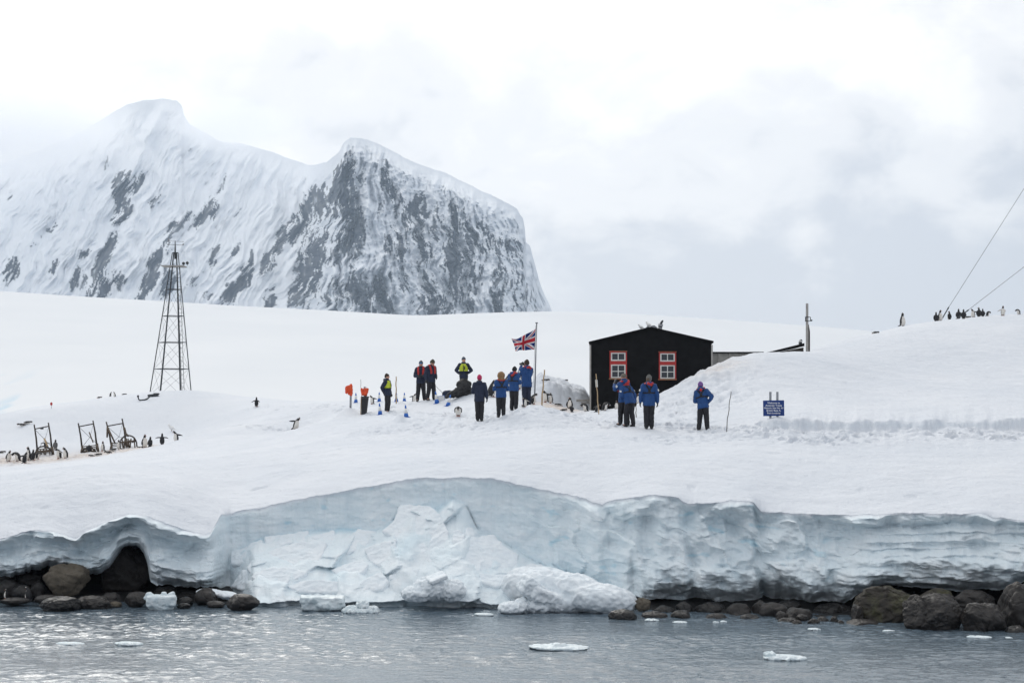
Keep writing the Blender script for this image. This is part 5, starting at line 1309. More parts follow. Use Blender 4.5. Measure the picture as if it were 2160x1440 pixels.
PENG = [  # u, foot row, height in rows, distance, pose, facing, label
    (18, 973, 23, 97, 'lean', Rt, 'penguin facing right at the far left of the sledge colony'),
    (38, 973, 20, 97.5, 'bow', 200, 'penguin with its head bowed low beside the leftmost sledge colony edge'),
    (52, 977, 23, 95, 'leanback', 60, 'penguin leaning away with flippers back, lowest in the sledge colony'),
    (60, 970, 27, 97, 'stand', 170, 'tall penguin standing left of the boxed sledge'),
    (70, 970, 22, 96.5, 'stand', 60, 'black backed penguin touching the boxed sledge on its left side'),
    (79, 967, 14, 97, 'bow', 20, 'penguin hunched against the bow hoop of the boxed sledge'),
    (96, 945, 17, 101, 'wide', Bk, 'penguin with spread flippers behind the boxed sledge'),
    (117, 947, 20, 100, 'grey', 70, 'grey backed penguin standing right of the boxed sledge handlebars'),
    (125, 967, 22, 97, 'preen', 200, 'white fronted penguin stooping right of the boxed sledge'),
    (139, 967, 24, 97, 'lean', 165, 'penguin facing left with its tail to the bare stretch between sledges'),
    (4, 956, 9, 99, 'lie', 20, 'pale resting penguin cut off by the left edge of the picture'),
    (188, 952, 15, 97.5, 'bow', 100, 'dark penguin crouching inside the bare middle sledge'),
    (207, 961, 9, 96, 'lie', 10, 'black penguin lying flat in front of the middle sledge'),
    (193, 962, 6, 96, 'lie', 190, 'penguin lying low with its head under the middle sledge'),
    (217, 949, 20, 97.5, 'look', Lf, 'pale fronted penguin standing between the middle and right sledges'),
    (228, 957, 10, 96.5, 'lie', 170, 'black penguin lying below the uprights of the right sledge'),
    (240, 951, 10, 97, 'lie', 20, 'dark penguin resting on its nest left of the bow sledge'),
    (251, 947, 20, 97, 'grey', 160, 'grey penguin standing against the bow sledge'),
    (271, 941, 15, 98, 'bow', 10, 'penguin hunched inside the bow hoop of the right sledge'),
    (296, 945, 7, 97.5, 'lie', 180, 'small dark penguin on a nest just right of the bow sledge'),
    (305, 944, 27, 98, 'stand', 20, 'tall white fronted penguin, left one of the pair right of the sledges'),
    (317, 944, 22, 97.5, 'stand', 60, 'black backed penguin, right one of the pair beside the sledges'),
    (342, 937, 23, 98.5, 'wide', Bk, 'penguin seen from behind with short flippers out, past the sledges'),
    (372, 943, 23, 97.5, 'leanback', 175, 'penguin facing left with one flipper out, last one right of the sledges'),
    (45, 899, 10, 109.5, 'lie', 200, 'black penguin lying on the left skyline, lower of the two'),
    (59, 894, 10, 110, 'lie', 20, 'black penguin lying on the left skyline, upper of the two'),
    (210, 838.5, 6, 119, 'lie', 20, 'tiny dark penguin on the crest, farthest from the tower'), (233, 836.5, 9, 120, 'lean', 30, 'tiny penguin on the crest left of its neighbour and the tower'), (242, 836.5, 9, 120, 'lean', 160, 'tiny penguin on the crest right of its close neighbour'), (262, 834.5, 6, 121, 'lie', 10, 'tiny dark penguin on the crest, nearest to the tower'),
    (541, 856.5, 19, 105, 'out', 70, 'black penguin with flippers out on the slope right of the tower'),
    (622, 908, 25, 91, 'walk', Rt, 'penguin walking right alone across the open snow'),
    (785.5, 846.5, 18, 91, 'leanback', 170, 'white fronted penguin facing left behind the dark bin'),
    (873, 847, 17, 91, 'leanback', Rt, 'white fronted penguin leaning right beside the two standing men'),
    (966.5, 877, 20, 77, 'bow', Fr, 'penguin facing the water with bowed head below the bag heap'),
    (1037, 838, 35, 84.5, 'lean', 35, 'large black and white penguin standing between the pink hat and the fur hood'),
    (1067, 822, 30, 88, 'leanback', 40, 'penguin mostly hidden behind the head of the fur hooded person'),
    (1097, 820, 36, 89, 'stand', 185, 'penguin showing its white neck behind the raised camera'),
    (1111, 858, 20, 78, 'preen', 190, 'white bellied penguin bending down left of the bamboo pole'),
    (1124, 852, 23, 80, 'preen', 20, 'penguin with open flippers stooping beside the leaning bamboo pole'),
    (1151.5, 846.5, 25, 80, 'leanback', 170, 'tall penguin facing left just right of the bamboo pole'),
    (1162, 848, 21, 79.5, 'grey', 150, 'pale backed penguin beside its taller neighbour on the stained snow'),
    (1178, 846, 9, 80, 'lie', 190, 'white penguin lying on the stained mound'),
    (1203, 851, 24, 80, 'stand', Lf, 'penguin facing left between the mound and the hut, upper of the two'),
    (1200, 860, 20, 78.8, 'stand', Bk, 'black backed penguin right below the left facing one by the hut'),
    (1206, 875, 13, 77.5, 'bow', 120, 'penguin hunched low at the edge of the stained hollow'),
    (1189, 871, 5, 78, 'lie', 20, 'dark penguin hidden but for its back in the stained hollow'),
    (1236, 872, 18, 78.6, 'bow', 190, 'penguin arching its black neck left at the hut corner'),
    (1259, 869, 17, 78.0, 'preen', 20, 'penguin stooping behind the tagged pole at the hut wall'),
    (1275, 868, 18, 78.3, 'bow', 0, 'white sided penguin hunched against the hut wall right of the tagged pole'),
    (1300, 865, 18, 78.4, 'stand', -60, 'white fronted penguin facing out from the hut wall'),
    (1311, 864, 10, 78.8, 'greybow', 20, 'dusky penguin crouched behind the white fronted one at the hut'),
    (1347, 856, 21, 78.6, 'stand', 180, 'penguin half hidden between the two pairs of blue jackets'),
    (1151, 799, 10, 90.0, 'lie', 20, 'dark penguin back showing over the drift, left of two'), (1190, 797, 9, 91.5, 'lie', 0, 'dark penguin back showing over the drift, right of two'),
    (1847, 705, 9, 93.5, 'lie', 10, 'penguin lying flat on the ridge, leftmost of the ridge birds'),
    (1903.5, 693, 28, 97, 'look', 15, 'penguin standing alone on the ridge facing right'),
    (1974.5, 681, 20, 96.5, 'stand', Bk, 'black backed penguin at the foot of the steep stay wire'),
    (1983, 679.5, 23, 97, 'stand', -40, 'white fronted penguin beside the foot of the steep stay wire'),
    (2002.5, 677, 18, 97, 'look', 120, 'small black penguin standing between the two stay wires'),
    (2022, 674, 21, 96.8, 'stand', 85, 'black backed penguin, left of a pair at the shallow stay wire'),
    (2032.5, 673, 20, 97.2, 'stand', 95, 'black backed penguin, right of a pair at the shallow stay wire'),
    (2042, 670.5, 7, 97, 'lie', 0, 'penguin lying under the shallow stay wire'),
    (2053, 670, 18, 97, 'leanback', Lf, 'white throated penguin leaning left on the ridge'),
    (2065, 669, 20, 97.3, 'look', 80, 'taller dark penguin in the middle of the ridge huddle'),
    (2073, 669, 17, 96.8, 'stand', 90, 'dark penguin in front at the right of the ridge huddle'),
    (2083, 667, 11, 97.1, 'bow', 10, 'small penguin leaning right at the end of the ridge huddle'),
    (2115.5, 665.5, 20, 97, 'out', -70, 'white fronted penguin with spread flipper on the ridge, right of the huddle'),
    (2149, 664.5, 12, 97, 'bow', 190, 'penguin bent left at the right edge of the ridge'),
]
def build_penguins():
    from collections import defaultdict
    for (u, v, h, Y0, pose, yaw, lab) in PENG:
        g = find_spot(u, v, Y0, 2.5)
        base = {'stand': .615, 'look': .615, 'out': .615, 'wide': .615, 'lean': .60, 'leanback': .58, 'bow': .44, 'preen': .54, 'walk': .55, 'lie': .34, 'grey': .615, 'greybow': .47}[pose]
        s = min(max(1.08 * h * g.y / F / base, 0.55), 1.35)
        o = bpy.data.objects.new('penguin', PM[pose]); COL.objects.link(o)
        o.location = g + Vector((0, 0, -0.18 if 'over the drift' in lab else -0.05 if pose == 'lie' else -0.015)); o.scale = (s, s, s); 
        if pose in ('stand', 'look', 'lean', 'leanback', 'walk', 'grey') and (yaw in (Rt, Lf) or 15 <= abs(yaw) <= 20 or 150 <= abs(yaw) <= 185): yaw = -32 if abs(yaw) < 90 else 212
        o.rotation_euler = (0, 0, R(yaw))
        tag(o, lab, 'penguin', 'penguins on the island')
    for (u, v, h, Y, pose, yaw, lab) in ((13, 1262, 21, 51.9, 'stand', Lf, 'penguin standing on the shore rocks at the far left'), (60, 1268, 33, 51.9, 'lean', 150, 'penguin in shadow on the shore rocks beside the tan boulder')):
        p = at(u, v, Y); s = h * Y / F / 0.615
        o = bpy.data.objects.new('penguin', PM[pose]); COL.objects.link(o); o.location = p; o.scale = (s, s, s); o.rotation_euler = (0, 0, R(yaw)); tag(o, lab, 'penguin', 'penguins on the shore rocks')
build_penguins()

def build_birds():
    bm = bmesh.new()
    add_ball(bm, (0, 0, .155), (.125, .085, .095), rot=Matrix.Rotation(R(-18), 3, 'Y')); add_limb(bm, [(.07, 0, .19), (.105, 0, .275)], [.06, .048]); add_ball(bm, (.115, 0, .285), (.055, .046, .046))
    add_limb(bm, [(-.07, 0, .13), (-.17, 0, .10)], [.05, .018]); add_tube(bm, [(.15, 0, .28), (.205, 0, .272)], [.018, .006], 6)
    for s in (-1, 1): add_tube(bm, [(.0, .03 * s, .1), (.005, .03 * s, 0.0)], 0.012, 5)
    sit = remesh(bm, 'sheathbill', 0.011, 2); co = get_co(sit); sit.materials.append(M['bird']); sit.materials.append(M['birdbeak'])
    cen = np.empty(len(sit.polygons) * 3, np.float32); sit.polygons.foreach_get('center', cen); cen = cen.reshape(-1, 3)
    sit.polygons.foreach_set('material_index', (((cen[:, 0] > 0.175)) | (cen[:, 2] < 0.075)).astype(np.int32))
    for (u, v, Y, yaw, sc, lab) in ((1352, 696.5, 80.4, 180, 0.72, 'white bird crouching on the left slope of the hut roof'), (1368.5, 692.0, 80.4, 150, 0.85, 'white bird perched by the hut ridge')):
        o = bpy.data.objects.new('sheathbill', sit); COL.objects.link(o); p = at(u, v, Y)
        xm, xl = hx(1374), hx(1247); zr, ze = hz(692.5), hz(721.5)
        p.z = zr - (xm - p.x) / (xm - xl) * (zr - ze) + 0.06
        o.location = p; o.scale = (sc,) * 3; o.rotation_euler = (0, 0, R(yaw)); tag(o, lab, 'bird', 'white birds on the hut roof')
    g = find_spot(362, 909, 104, 4)
    o = bpy.data.objects.new('sheathbill', sit); COL.objects.link(o); o.location = g; o.rotation_euler = (0, 0, R(200)); o.scale = (1.2,) * 3
    tag(o, 'white bird standing on the snow above the last sledge penguins', 'bird')
build_birds()

# ================================================================== PEOPLE
def hand_prims(bm, w, d, inward, gl=0.0):
    """palm, four fingers and a thumb leaving the wrist w along d"""
    w = Vector(w); d = Vector(d).normalized(); n = Vector(inward) - d * Vector(inward).dot(d)
    if n.length < 1e-3: n = Vector((0, 0, 1)).cross(d)
    n.normalize(); sd = d.cross(n).normalized()
    add_loft(bm, [(*w, .022 + gl, .026 + gl), (*(w + d * .04), .020 + gl, .038 + gl), (*(w + d * .085), .016 + gl, .040 + gl)], 10) if False else None
    for k, o in enumerate((-.033, -.011, .011, .033)):
        a = w + sd * o * 0.6 + d * .01; b = w + d * .085 + sd * o
        add_limb(bm, [a, b], [.018 + gl, .0155 + gl], 7)
        ln = (.056, .068, .066, .050)[k]
        c = b + (d * .8 + n * .35).normalized() * ln * .55; e = c + (d * .55 + n * .8).normalized() * ln * .5
        add_limb(bm, [b, c, e], [.0105 + gl, .0098 + gl, .008 + gl], 7)
    t0 = w + d * .025 - sd * .03; t1 = w + d * .062 - sd * .058 + n * .012; t2 = w + d * .092 - sd * .062 + n * .03
    add_limb(bm, [t0, t1, t2], [.015 + gl, .0125 + gl, .010 + gl], 7)

ARMS = {  # elbow and wrist for the left (+y) side, y mirrored
    'down': ((-.03, .265, 1.14), (.04, .285, .885)), 'pocket': ((-.10, .305, 1.15), (.10, .215, 1.00)), 'front': ((.04, .265, 1.13), (.25, .11, 1.12)),
    'back': ((-.12, .30, 1.16), (-.15, .12, .98)), 'raise': ((.18, .25, 1.26), (.36, .13, 1.42)), 'cam': ((.16, .26, 1.24), (.26, .085, 1.56)), 'hip': ((-.06, .36, 1.17), (.06, .21, 1.02))}

def ribbon(bm, bvh, pts, width, thick, n=10, lift=0.0):
    P = []
    pts = [Vector(p) for p in pts]
    for a, b in zip(pts, pts[1:]):
        for i in range(n): P.append(a.lerp(b, i / n))
    P.append(pts[-1])
    Q = []
    for p in P:
        loc, nor, _, _ = bvh.find_nearest(p)
        Q.append((loc + nor * (lift + thick * 0.4), nor))
    rows = []
    for i, (q, nor) in enumerate(Q):
        t = (Q[min(i + 1, len(Q) - 1)][0] - Q[max(i - 1, 0)][0])
        if t.length < 1e-5: t = Vector((0, 0, 1))
        sdv = t.normalized().cross(nor)
        if sdv.length < 1e-4: continue
        sdv.normalize()
        rows.append([bm.verts.new(q + sdv * width / 2 * a + nor * thick / 2 * b) for a, b in ((-1, -1), (1, -1), (1, 1), (-1, 1))])
    for A, B in zip(rows, rows[1:]):
        for k in range(4): bm.faces.new((A[k], A[(k + 1) % 4], B[(k + 1) % 4], B[k]))
    bm.faces.new(rows[0][::-1]); bm.faces.new(rows[-1])

def person(u, v, Y0, H, yaw, label, jacket, trousers='charcoal', lean=0, side=0, head_pitch=0, head_yaw=0, arms=('down', 'down'), hat=None, hatm='greyknit', hood=False, hair=None,
           vest=None, life=False, harness=False, sink=0.0, step=0.0, spread=0.09, hem=0.80, gloves=True, patch=True, glasses=False, g=None, wide=1.0, strap=None, group=None):
    if g is None: g = find_spot(u, v, Y0, 3)
    k = H / 1.75
    root = empty('person', g + Vector((0, 0, -sink)), R(yaw)); root.scale = (k, k, k)
    tag(root, label, 'person', group)
    seed = u * 0.37
    Lm = Matrix.Translation((0, 0, .92)) @ Matrix.Rotation(R(side), 4, 'X') @ Matrix.Rotation(R(lean), 4, 'Y') @ Matrix.Translation((0, 0, -.92))
    up = lambda p: Lm @ Vector(p)
    Hm = Lm @ Matrix.Translation((0, 0, 1.50)) @ Matrix.Rotation(R(head_yaw), 4, 'Z') @ Matrix.Rotation(R(head_pitch), 4, 'Y') @ Matrix.Translation((0, 0, -1.50))
    hd = lambda p: Hm @ Vector(p)
    legs = []
    for s in (1, -1):
        st = step * s
        legs.append([Vector((0, .085 * s, .90)), Vector((.03 + st * .5, (.085 + spread) / 2 * s, .49)), Vector((-.01 + st, spread * s, .09)), Vector((.14 + st, (spread + .02) * s, .035))])
    armp = []
    for s, a in zip((1, -1), arms):
        e, w = ARMS[a]
        armp.append([up((0, .175 * s, 1.42)), up((e[0], e[1] * s, e[2])), up((w[0], w[1] * s, w[2]))])
    def xf_loft(bm, secs, n=18):
        S2 = []
        for (x, z, ra, rb) in secs:
            p = up((x, 0, z)); S2.append((p.x, p.y, p.z, ra, rb))
        add_loft(bm, S2, n)
    # --- body, one skin
    bm = bmesh.new()
    xf_loft(bm, [(0, .86, .09, .14), (0, 1.0, .095, .14), (0, 1.15, .10, .145), (0, 1.3, .105, .16), (0, 1.42, .085, .15), (0, 1.48, .055, .07)])
    add_limb(bm, [up((0, 0, 1.46)), hd((.01, 0, 1.55))], [.06, .055])
    add_ball(bm, hd((.025, 0, 1.655)), (.098, .078, .112), rot=Hm.to_3x3()); add_ball(bm, hd((.055, 0, 1.585)), (.055, .052, .045), rot=Hm.to_3x3())
    add_limb(bm, [hd((.118, 0, 1.655)), hd((.136, 0, 1.628))], [.012, .017], 8)
    for s in (-1, 1): add_ball(bm, hd((.012, .082 * s, 1.64)), (.022, .010, .033), 8, 6, Hm.to_3x3())
    for l in legs: add_limb(bm, l, [.085, .06, .045, .035])
    hands = []
    for s, a in zip((1, -1), armp):
        add_limb(bm, a, [.06, .046, .032])
        d = (a[2] - a[1]).normalized(); inward = Vector((0, -s, 0)) if abs(d.y) < .7 else Vector((1, 0, 0))
        hands.append((a[2] + d * .01, d, inward)); hand_prims(bm, *hands[-1])
    new_obj('body', remesh(bm, 'body', 0.0115, 1, 0.4), M['skin'], root)
    # --- face
    for s in (-1, 1):
        bm = bmesh.new(); add_ball(bm, hd((.112, .034 * s, 1.668)), (.010, .014, .009), 8, 6, Hm.to_3x3()); new_obj('eye', bm_mesh(bm, 'eye', True), M['eye'], root)
    bm = bmesh.new(); add_ball(bm, hd((.108, 0, 1.592)), (.009, .027, .008), 8, 6, Hm.to_3x3()); new_obj('mouth', bm_mesh(bm, 'mouth', True), M['mouth'], root)
    if glasses:
        bm = bmesh.new(); add_ball(bm, hd((.108, 0, 1.672)), (.022, .072, .028), 12, 8, Hm.to_3x3()); new_obj('sunglasses', bm_mesh(bm, 'sunglasses', True), M['lens'], root)
    # --- clothes
    bm = bmesh.new()
    for l in legs: add_limb(bm, [l[0], l[1], l[2] + Vector((0, 0, .03))], [.118 * wide, .093, .078])
    add_loft(bm, [(0, 0, .80, .125 * wide, .175 * wide), (0, 0, .95, .128 * wide, .175 * wide), (0, 0, 1.04, .12, .165)], 18)
    new_obj('trousers', remesh(bm, 'trousers', 0.017, 2, 0.5, 0.035, (9, 9, 5), seed), M[trousers], root)
    for l in legs:
        bm = bmesh.new(); a, t = l[2], l[3]
        add_limb(bm, [a + Vector((0, 0, .14)), a + Vector((-.005, 0, -.01))], [.07, .065]); add_limb(bm, [a + Vector((-.03, 0, -.045)), a + Vector((.06, 0, -.045)), t + Vector((0, 0, .008))], [.048, .05, .042])
        new_obj('boot', remesh(bm, 'boot', 0.014, 1), M['boot'], root)
    bm = bmesh.new()
    hz0 = hem - .92
    xf_loft(bm, [(0, hem, .155 * wide, .205 * wide), (0, hem + .1, .155 * wide, .205 * wide), (0, 1.0, .148 * wide, .195 * wide), (0, 1.15, .15 * wide, .195 * wide), (-.005, 1.3, .152 * wide, .205 * wide), (-.005, 1.41, .125 * wide, .195 * wide), (0, 1.47, .10, .125), (.0, 1.53, .092, .10), (-.005, 1.565, .085, .092)], 20)
    for a in armp: add_limb(bm, [a[0], a[1], a[2] - (a[2] - a[1]).normalized() * .03], [.098, .078, .056])
    if hood == 'down': add_ball(bm, up((-.10, 0, 1.50)), (.08, .125, .085), rot=Lm.to_3x3())
    jm = remesh(bm, 'jacket', 0.0165, 2, 0.5, 0.04, (8, 8, 4.5), seed + 3)
    jo = new_obj('jacket', jm, M[jacket], root)
    bvh = BVHTree.FromPolygons([v_.co.copy() for v_ in jm.vertices], [tuple(p.vertices) for p in jm.polygons])
    if gloves:
        for h_ in hands:
            bm = bmesh.new(); hand_prims(bm, *h_, gl=0.0045); add_limb(bm, [h_[0] - h_[1] * .06, h_[0] + h_[1] * .02], [.048, .036])
            new_obj('glove', remesh(bm, 'glove', 0.0085, 1), M['black'], root)
    # --- head wear
    Hr = Hm.to_3x3()
    if hat == 'beanie':
        bm = bmesh.new(); add_ball(bm, hd((.008, 0, 1.705)), (.114, .098, .088), rot=Hr); add_ball(bm, hd((-.02, 0, 1.655)), (.092, .096, .065), rot=Hr); add_ball(bm, hd((-.01, 0, 1.775)), (.055, .055, .04), rot=Hr)
        new_obj('hat', remesh(bm, 'hat', 0.014, 2, 0.5, 0.012, (20, 20, 6), seed), M[hatm], root)
    elif hat == 'brim':
        bm = bmesh.new(); add_ball(bm, hd((.008, 0, 1.72)), (.108, .096, .085), rot=Hr); add_ball(bm, hd((.015, 0, 1.695)), (.165, .145, .016), 18, 8, Hr)
        new_obj('hat', remesh(bm, 'hat', 0.013, 1), M[hatm], root)
    if hood in ('up', 'fur'):
        bm = bmesh.new(); f = 1.0 if hood == 'up' else 1.22
        add_ball(bm, hd((-.015, 0, 1.665)), (.125 * f, .122 * f, .135 * f), rot=Hr); add_ball(bm, up((-.03, 0, 1.52)), (.12, .14, .08), rot=Lm.to_3x3())
        new_obj('hood', remesh(bm, 'hood', 0.015, 1, 0.5, 0.05 if hood == 'fur' else 0.02, (16, 16, 16), seed), M[hatm], root)
    if hair:
        bm = bmesh.new()
        if hair != 'blond': add_limb(bm, [hd((-.07, .03, 1.66)), hd((-.075, .035, 1.58)), up((-.12, .05, 1.48))], [.05, .045, .02]); add_limb(bm, [hd((-.03, .06, 1.66)), hd((-.02, .075, 1.57))], [.04, .03])
        if hair == 'blond': add_limb(bm, [hd((.0, .085, 1.62)), hd((.03, .11, 1.50)), up((.06, .13, 1.40))], [.035, .035, .015])
        new_obj('hair', remesh(bm, 'hair', 0.014, 2, 0.5, 0.02, (30, 30, 8), seed), M[hair], root)
    # --- flotation
    if life:
        bm = bmesh.new(); pts = [up(p) for p in ((.17, .10, 1.16), (.155, .105, 1.32), (.06, .115, 1.475), (-.08, .075, 1.50), (-.115, 0, 1.49), (-.08, -.075, 1.50), (.06, -.115, 1.475), (.155, -.105, 1.32), (.17, -.10, 1.16))]
        ribbon(bm, bvh, pts, 0.075, 0.045, 6, 0.004); new_obj('life_jacket', bm_mesh(bm, 'life_jacket', False), M['lifered'], root)
    if harness:
        bm = bmesh.new()
        ribbon(bm, bvh, [up((-.12, .11, 1.46)), up((-.17, .03, 1.33)), up((-.17, 0, 1.26))], 0.05, 0.016, 8, 0.003); ribbon(bm, bvh, [up((-.12, -.11, 1.46)), up((-.17, -.03, 1.33)), up((-.17, 0, 1.26))], 0.05, 0.016, 8, 0.003)
        ring = [up((math.cos(a) * .2 - 0.005, math.sin(a) * .21, 1.20)) for a in np.linspace(math.pi * 0.45, math.pi * 1.55, 9)]
        ribbon(bm, bvh, ring, 0.045, 0.016, 5, 0.003); ribbon(bm, bvh, [up((-.17, 0, 1.27)), up((-.17, 0, 1.19))], 0.09, 0.02, 4, 0.003)
        new_obj('harness', bm_mesh(bm, 'harness'), M['harness'], root)
    if vest:
        bm = bmesh.new(); xf_loft(bm, [(0.012, 1.10, .176, .205), (0.012, 1.2, .180, .208), (0.012, 1.32, .178, .20), (.012, 1.41, .145, .165), (.01, 1.47, .115, .12)], 20)
        vm = remesh(bm, 'vest', 0.016, 2, 0.5, 0.02, (8, 8, 8), seed); new_obj('vest', vm, M[vest], root)
        vb = BVHTree.FromPolygons([v_.co.copy() for v_ in vm.vertices], [tuple(p.vertices) for p in vm.polygons])
        bm = bmesh.new(); ribbon(bm, vb, [up((.2, 0, 1.42)), up((.2, 0, 1.12))], 0.03, 0.012, 6, 0.002); new_obj('zip', bm_mesh(bm, 'zip'), M['harness'], root)
        bm = bmesh.new(); ribbon(bm, vb, [up((.2, .055, 1.36)), up((.2, .06, 1.28)), up((.2, .055, 1.2))], 0.045, 0.012, 5, 0.002); ribbon(bm, vb, [up((.2, .03, 1.22)), up((.2, .085, 1.22))], 0.04, 0.013, 4, 0.002); new_obj('vest_emblem', bm_mesh(bm, 'vest_emblem'), M['harness'], root)
        bm = bmesh.new(); ring = [up((math.cos(a) * .22, math.sin(a) * .24, 1.11)) for a in np.linspace(0, 2 * math.pi, 13)]; ribbon(bm, vb, ring, 0.035, 0.014, 4, 0.002); new_obj('belt', bm_mesh(bm, 'belt'), M['harness'], root)
    if patch and jacket == 'blue':
        for s, a in zip((1, -1), armp):
            c = a[0].lerp(a[1], .45) + Vector((-.04, .10 * s, 0)); ax = (a[1] - a[0]).normalized()
            bm = bmesh.new(); ribbon(bm, bvh, [c - ax * .035, c + ax * .035], 0.075, 0.008, 4, 0.003); new_obj('sleeve_patch', bm_mesh(bm, 'sleeve_patch'), M['white'], root)
    if strap:
        w = hands[0 if strap > 0 else 1][0]
        bm = bmesh.new(); add_tube(bm, [w, w + Vector((.01, 0, -.10)), w + Vector((0, .01, -.26))], [.028, .034, .018], 7); new_obj('float_strap', bm_mesh(bm, 'float_strap', True), M['gold'], root)
    return root, hands

def build_people():
    G1, G2, G3 = 'staff in dark clothing by the cones', 'visitors gathered left of the flagpole', 'visitors in blue jackets in front of the hut'
    person(817, 868, 81, 1.66, -22, 'person in dark clothes and yellow vest standing among the cones', 'navy', lean=-2, arms=('down', 'back'), hat='beanie', hatm='brown', vest='yellow', sink=0.06, hood='down', gloves=True, group=G1)
    person(888, 849, 89, 1.80, -92, 'man facing the water in dark clothes, red straps and mirrored sunglasses', 'navy', arms=('front', 'front'), hat='beanie', hatm='bluegrey', life=True, glasses=True, spread=.15, group=G1)
    person(909, 850, 88, 1.80, -50, 'man in dark clothes and olive beanie looking down, red life jacket straps', 'navy', arms=('pocket', 'down'), hat='beanie', hatm='olive', life=True, head_pitch=28, head_yaw=10, spread=.13, step=0.06, group=G1)
    person(978, 838, 87.5, 1.70, -92, 'person in yellow vest and blue grey beanie standing behind the tarpaulin', 'navy', arms=('hip', 'hip'), hat='beanie', hatm='bluegrey', vest='yellow', head_yaw=18, g=on_ground(978, 87.5), group=G1)
    person(1011.5, 888, 72, 1.68, 84, 'person in navy coat and bright pink beanie seen from behind', 'navy', arms=('front', 'down'), hat='beanie', hatm='pink', patch=False, hood='down', hem=.76, spread=.075, group=G2)
    person(1057, 885, 72.3, 1.60, 100, 'person in blue jacket with a big tan fur hood', 'blue', arms=('front', 'front'), hood='fur', hatm='fur', life=True, harness=True, wide=1.03, spread=.10, group=G2)
    person(1084, 880, 73.6, 1.70, 62, 'person in blue jacket and black beanie right of the fur hood', 'blue', arms=('front', 'front'), hat='beanie', hatm='hairblack', hood='down', life=True, harness=True, head_pitch=18, wide=1.08, spread=.10, group=G2)
    r, hands = person(1111, 866, 77, 1.84, 118, 'tall person in blue jacket and brown beanie raising a camera', 'blue', 'navy', arms=('cam', 'cam'), hat='beanie', hatm='brown', life=True, hood='down', head_pitch=-4, wide=1.05, hem=.76, group=G2)
    c = r.matrix_basis @ ((hands[0][0] + hands[1][0]) / 2 + Vector((.06, 0, .08)))
    cam_o = empty('camera', c, R(118)); tag(cam_o, 'black camera with a long lens held by the tall person', 'camera')
    bm = bmesh.new(); add_box(bm, (0, 0, 0), (.07, .14, .10), None, .012); add_box(bm, (0, 0, .06), (.06, .06, .04), None, .008); new_obj('camera_body', bm_mesh(bm, 'camera_body'), M['black'], cam_o)
    bm = bmesh.new(); add_tube(bm, [(.03, 0, 0), (.13, 0, 0), (.20, 0, .0)], [.042, .045, .052], 14); new_obj('lens', bm_mesh(bm, 'lens'), M['black'], cam_o)
    r, hands = person(1316, 897, 68, 1.76, 128, 'person in blue jacket and brimmed hat raising a phone towards the hut', 'blue', arms=('raise', 'raise'), hat='brim', hatm='tanhat', hood='down', life=True, harness=True, step=.10, spread=.08, group=G3)
    c = r.matrix_basis @ ((hands[0][0] + hands[1][0]) / 2 + Vector((.08, 0, .10)))
    ph = empty('phone', c, R(128)); tag(ph, 'pale phone held up by the person in the brimmed hat', 'phone')
    bm = bmesh.new(); add_box(bm, (0, 0, 0), (.012, .08, .16), Matrix.Rotation(R(-12), 3, 'Y'), .004); new_obj('phone_body', bm_mesh(bm, 'phone_body'), M['cone_white'], ph)
    bm = bmesh.new(); add_box(bm, (-.008, 0, 0), (.003, .07, .145), Matrix.Rotation(R(-12), 3, 'Y')); new_obj('screen', bm_mesh(bm, 'screen'), M['glass'], ph)
    person(1328, 900, 66.2, 1.72, 128, 'person with blue hood up bending forward beside the brimmed hat', 'blue', lean=24, side=0, arms=('front', 'down'), hood='up', hatm='blue', life=True, harness=True, step=.08, spread=.10, wide=1.06, strap=1, group=G3)
    person(1369, 905, 65.5, 1.80, 92, 'person in blue jacket and grey beanie facing the hut, between its windows', 'blue', arms=('down', 'down'), hat='beanie', hatm='greyknit', hood='down', hair='brownhair', life=True, harness=True, hem=.78, spread=.085, group=G3)
    person(1483, 909, 64.5, 1.66, 76, 'person in blue jacket and purple beanie leaning left, standing apart on the path', 'blue', lean=13, side=-9, arms=('front', 'hip'), hat='beanie', hatm='purple', hair='blond', hood='down', life=True, harness=True, spread=.15, strap=1, group=G3)
M['brownhair'] = noisy('brown_hair', (0.12, 0.085, 0.06), (0.08, 0.055, 0.04), 0.7, 20)
M['hairblack'] = noisy('black_knit', (0.012, 0.012, 0.014), (0.022, 0.022, 0.024), 0.9, 20)
build_people()

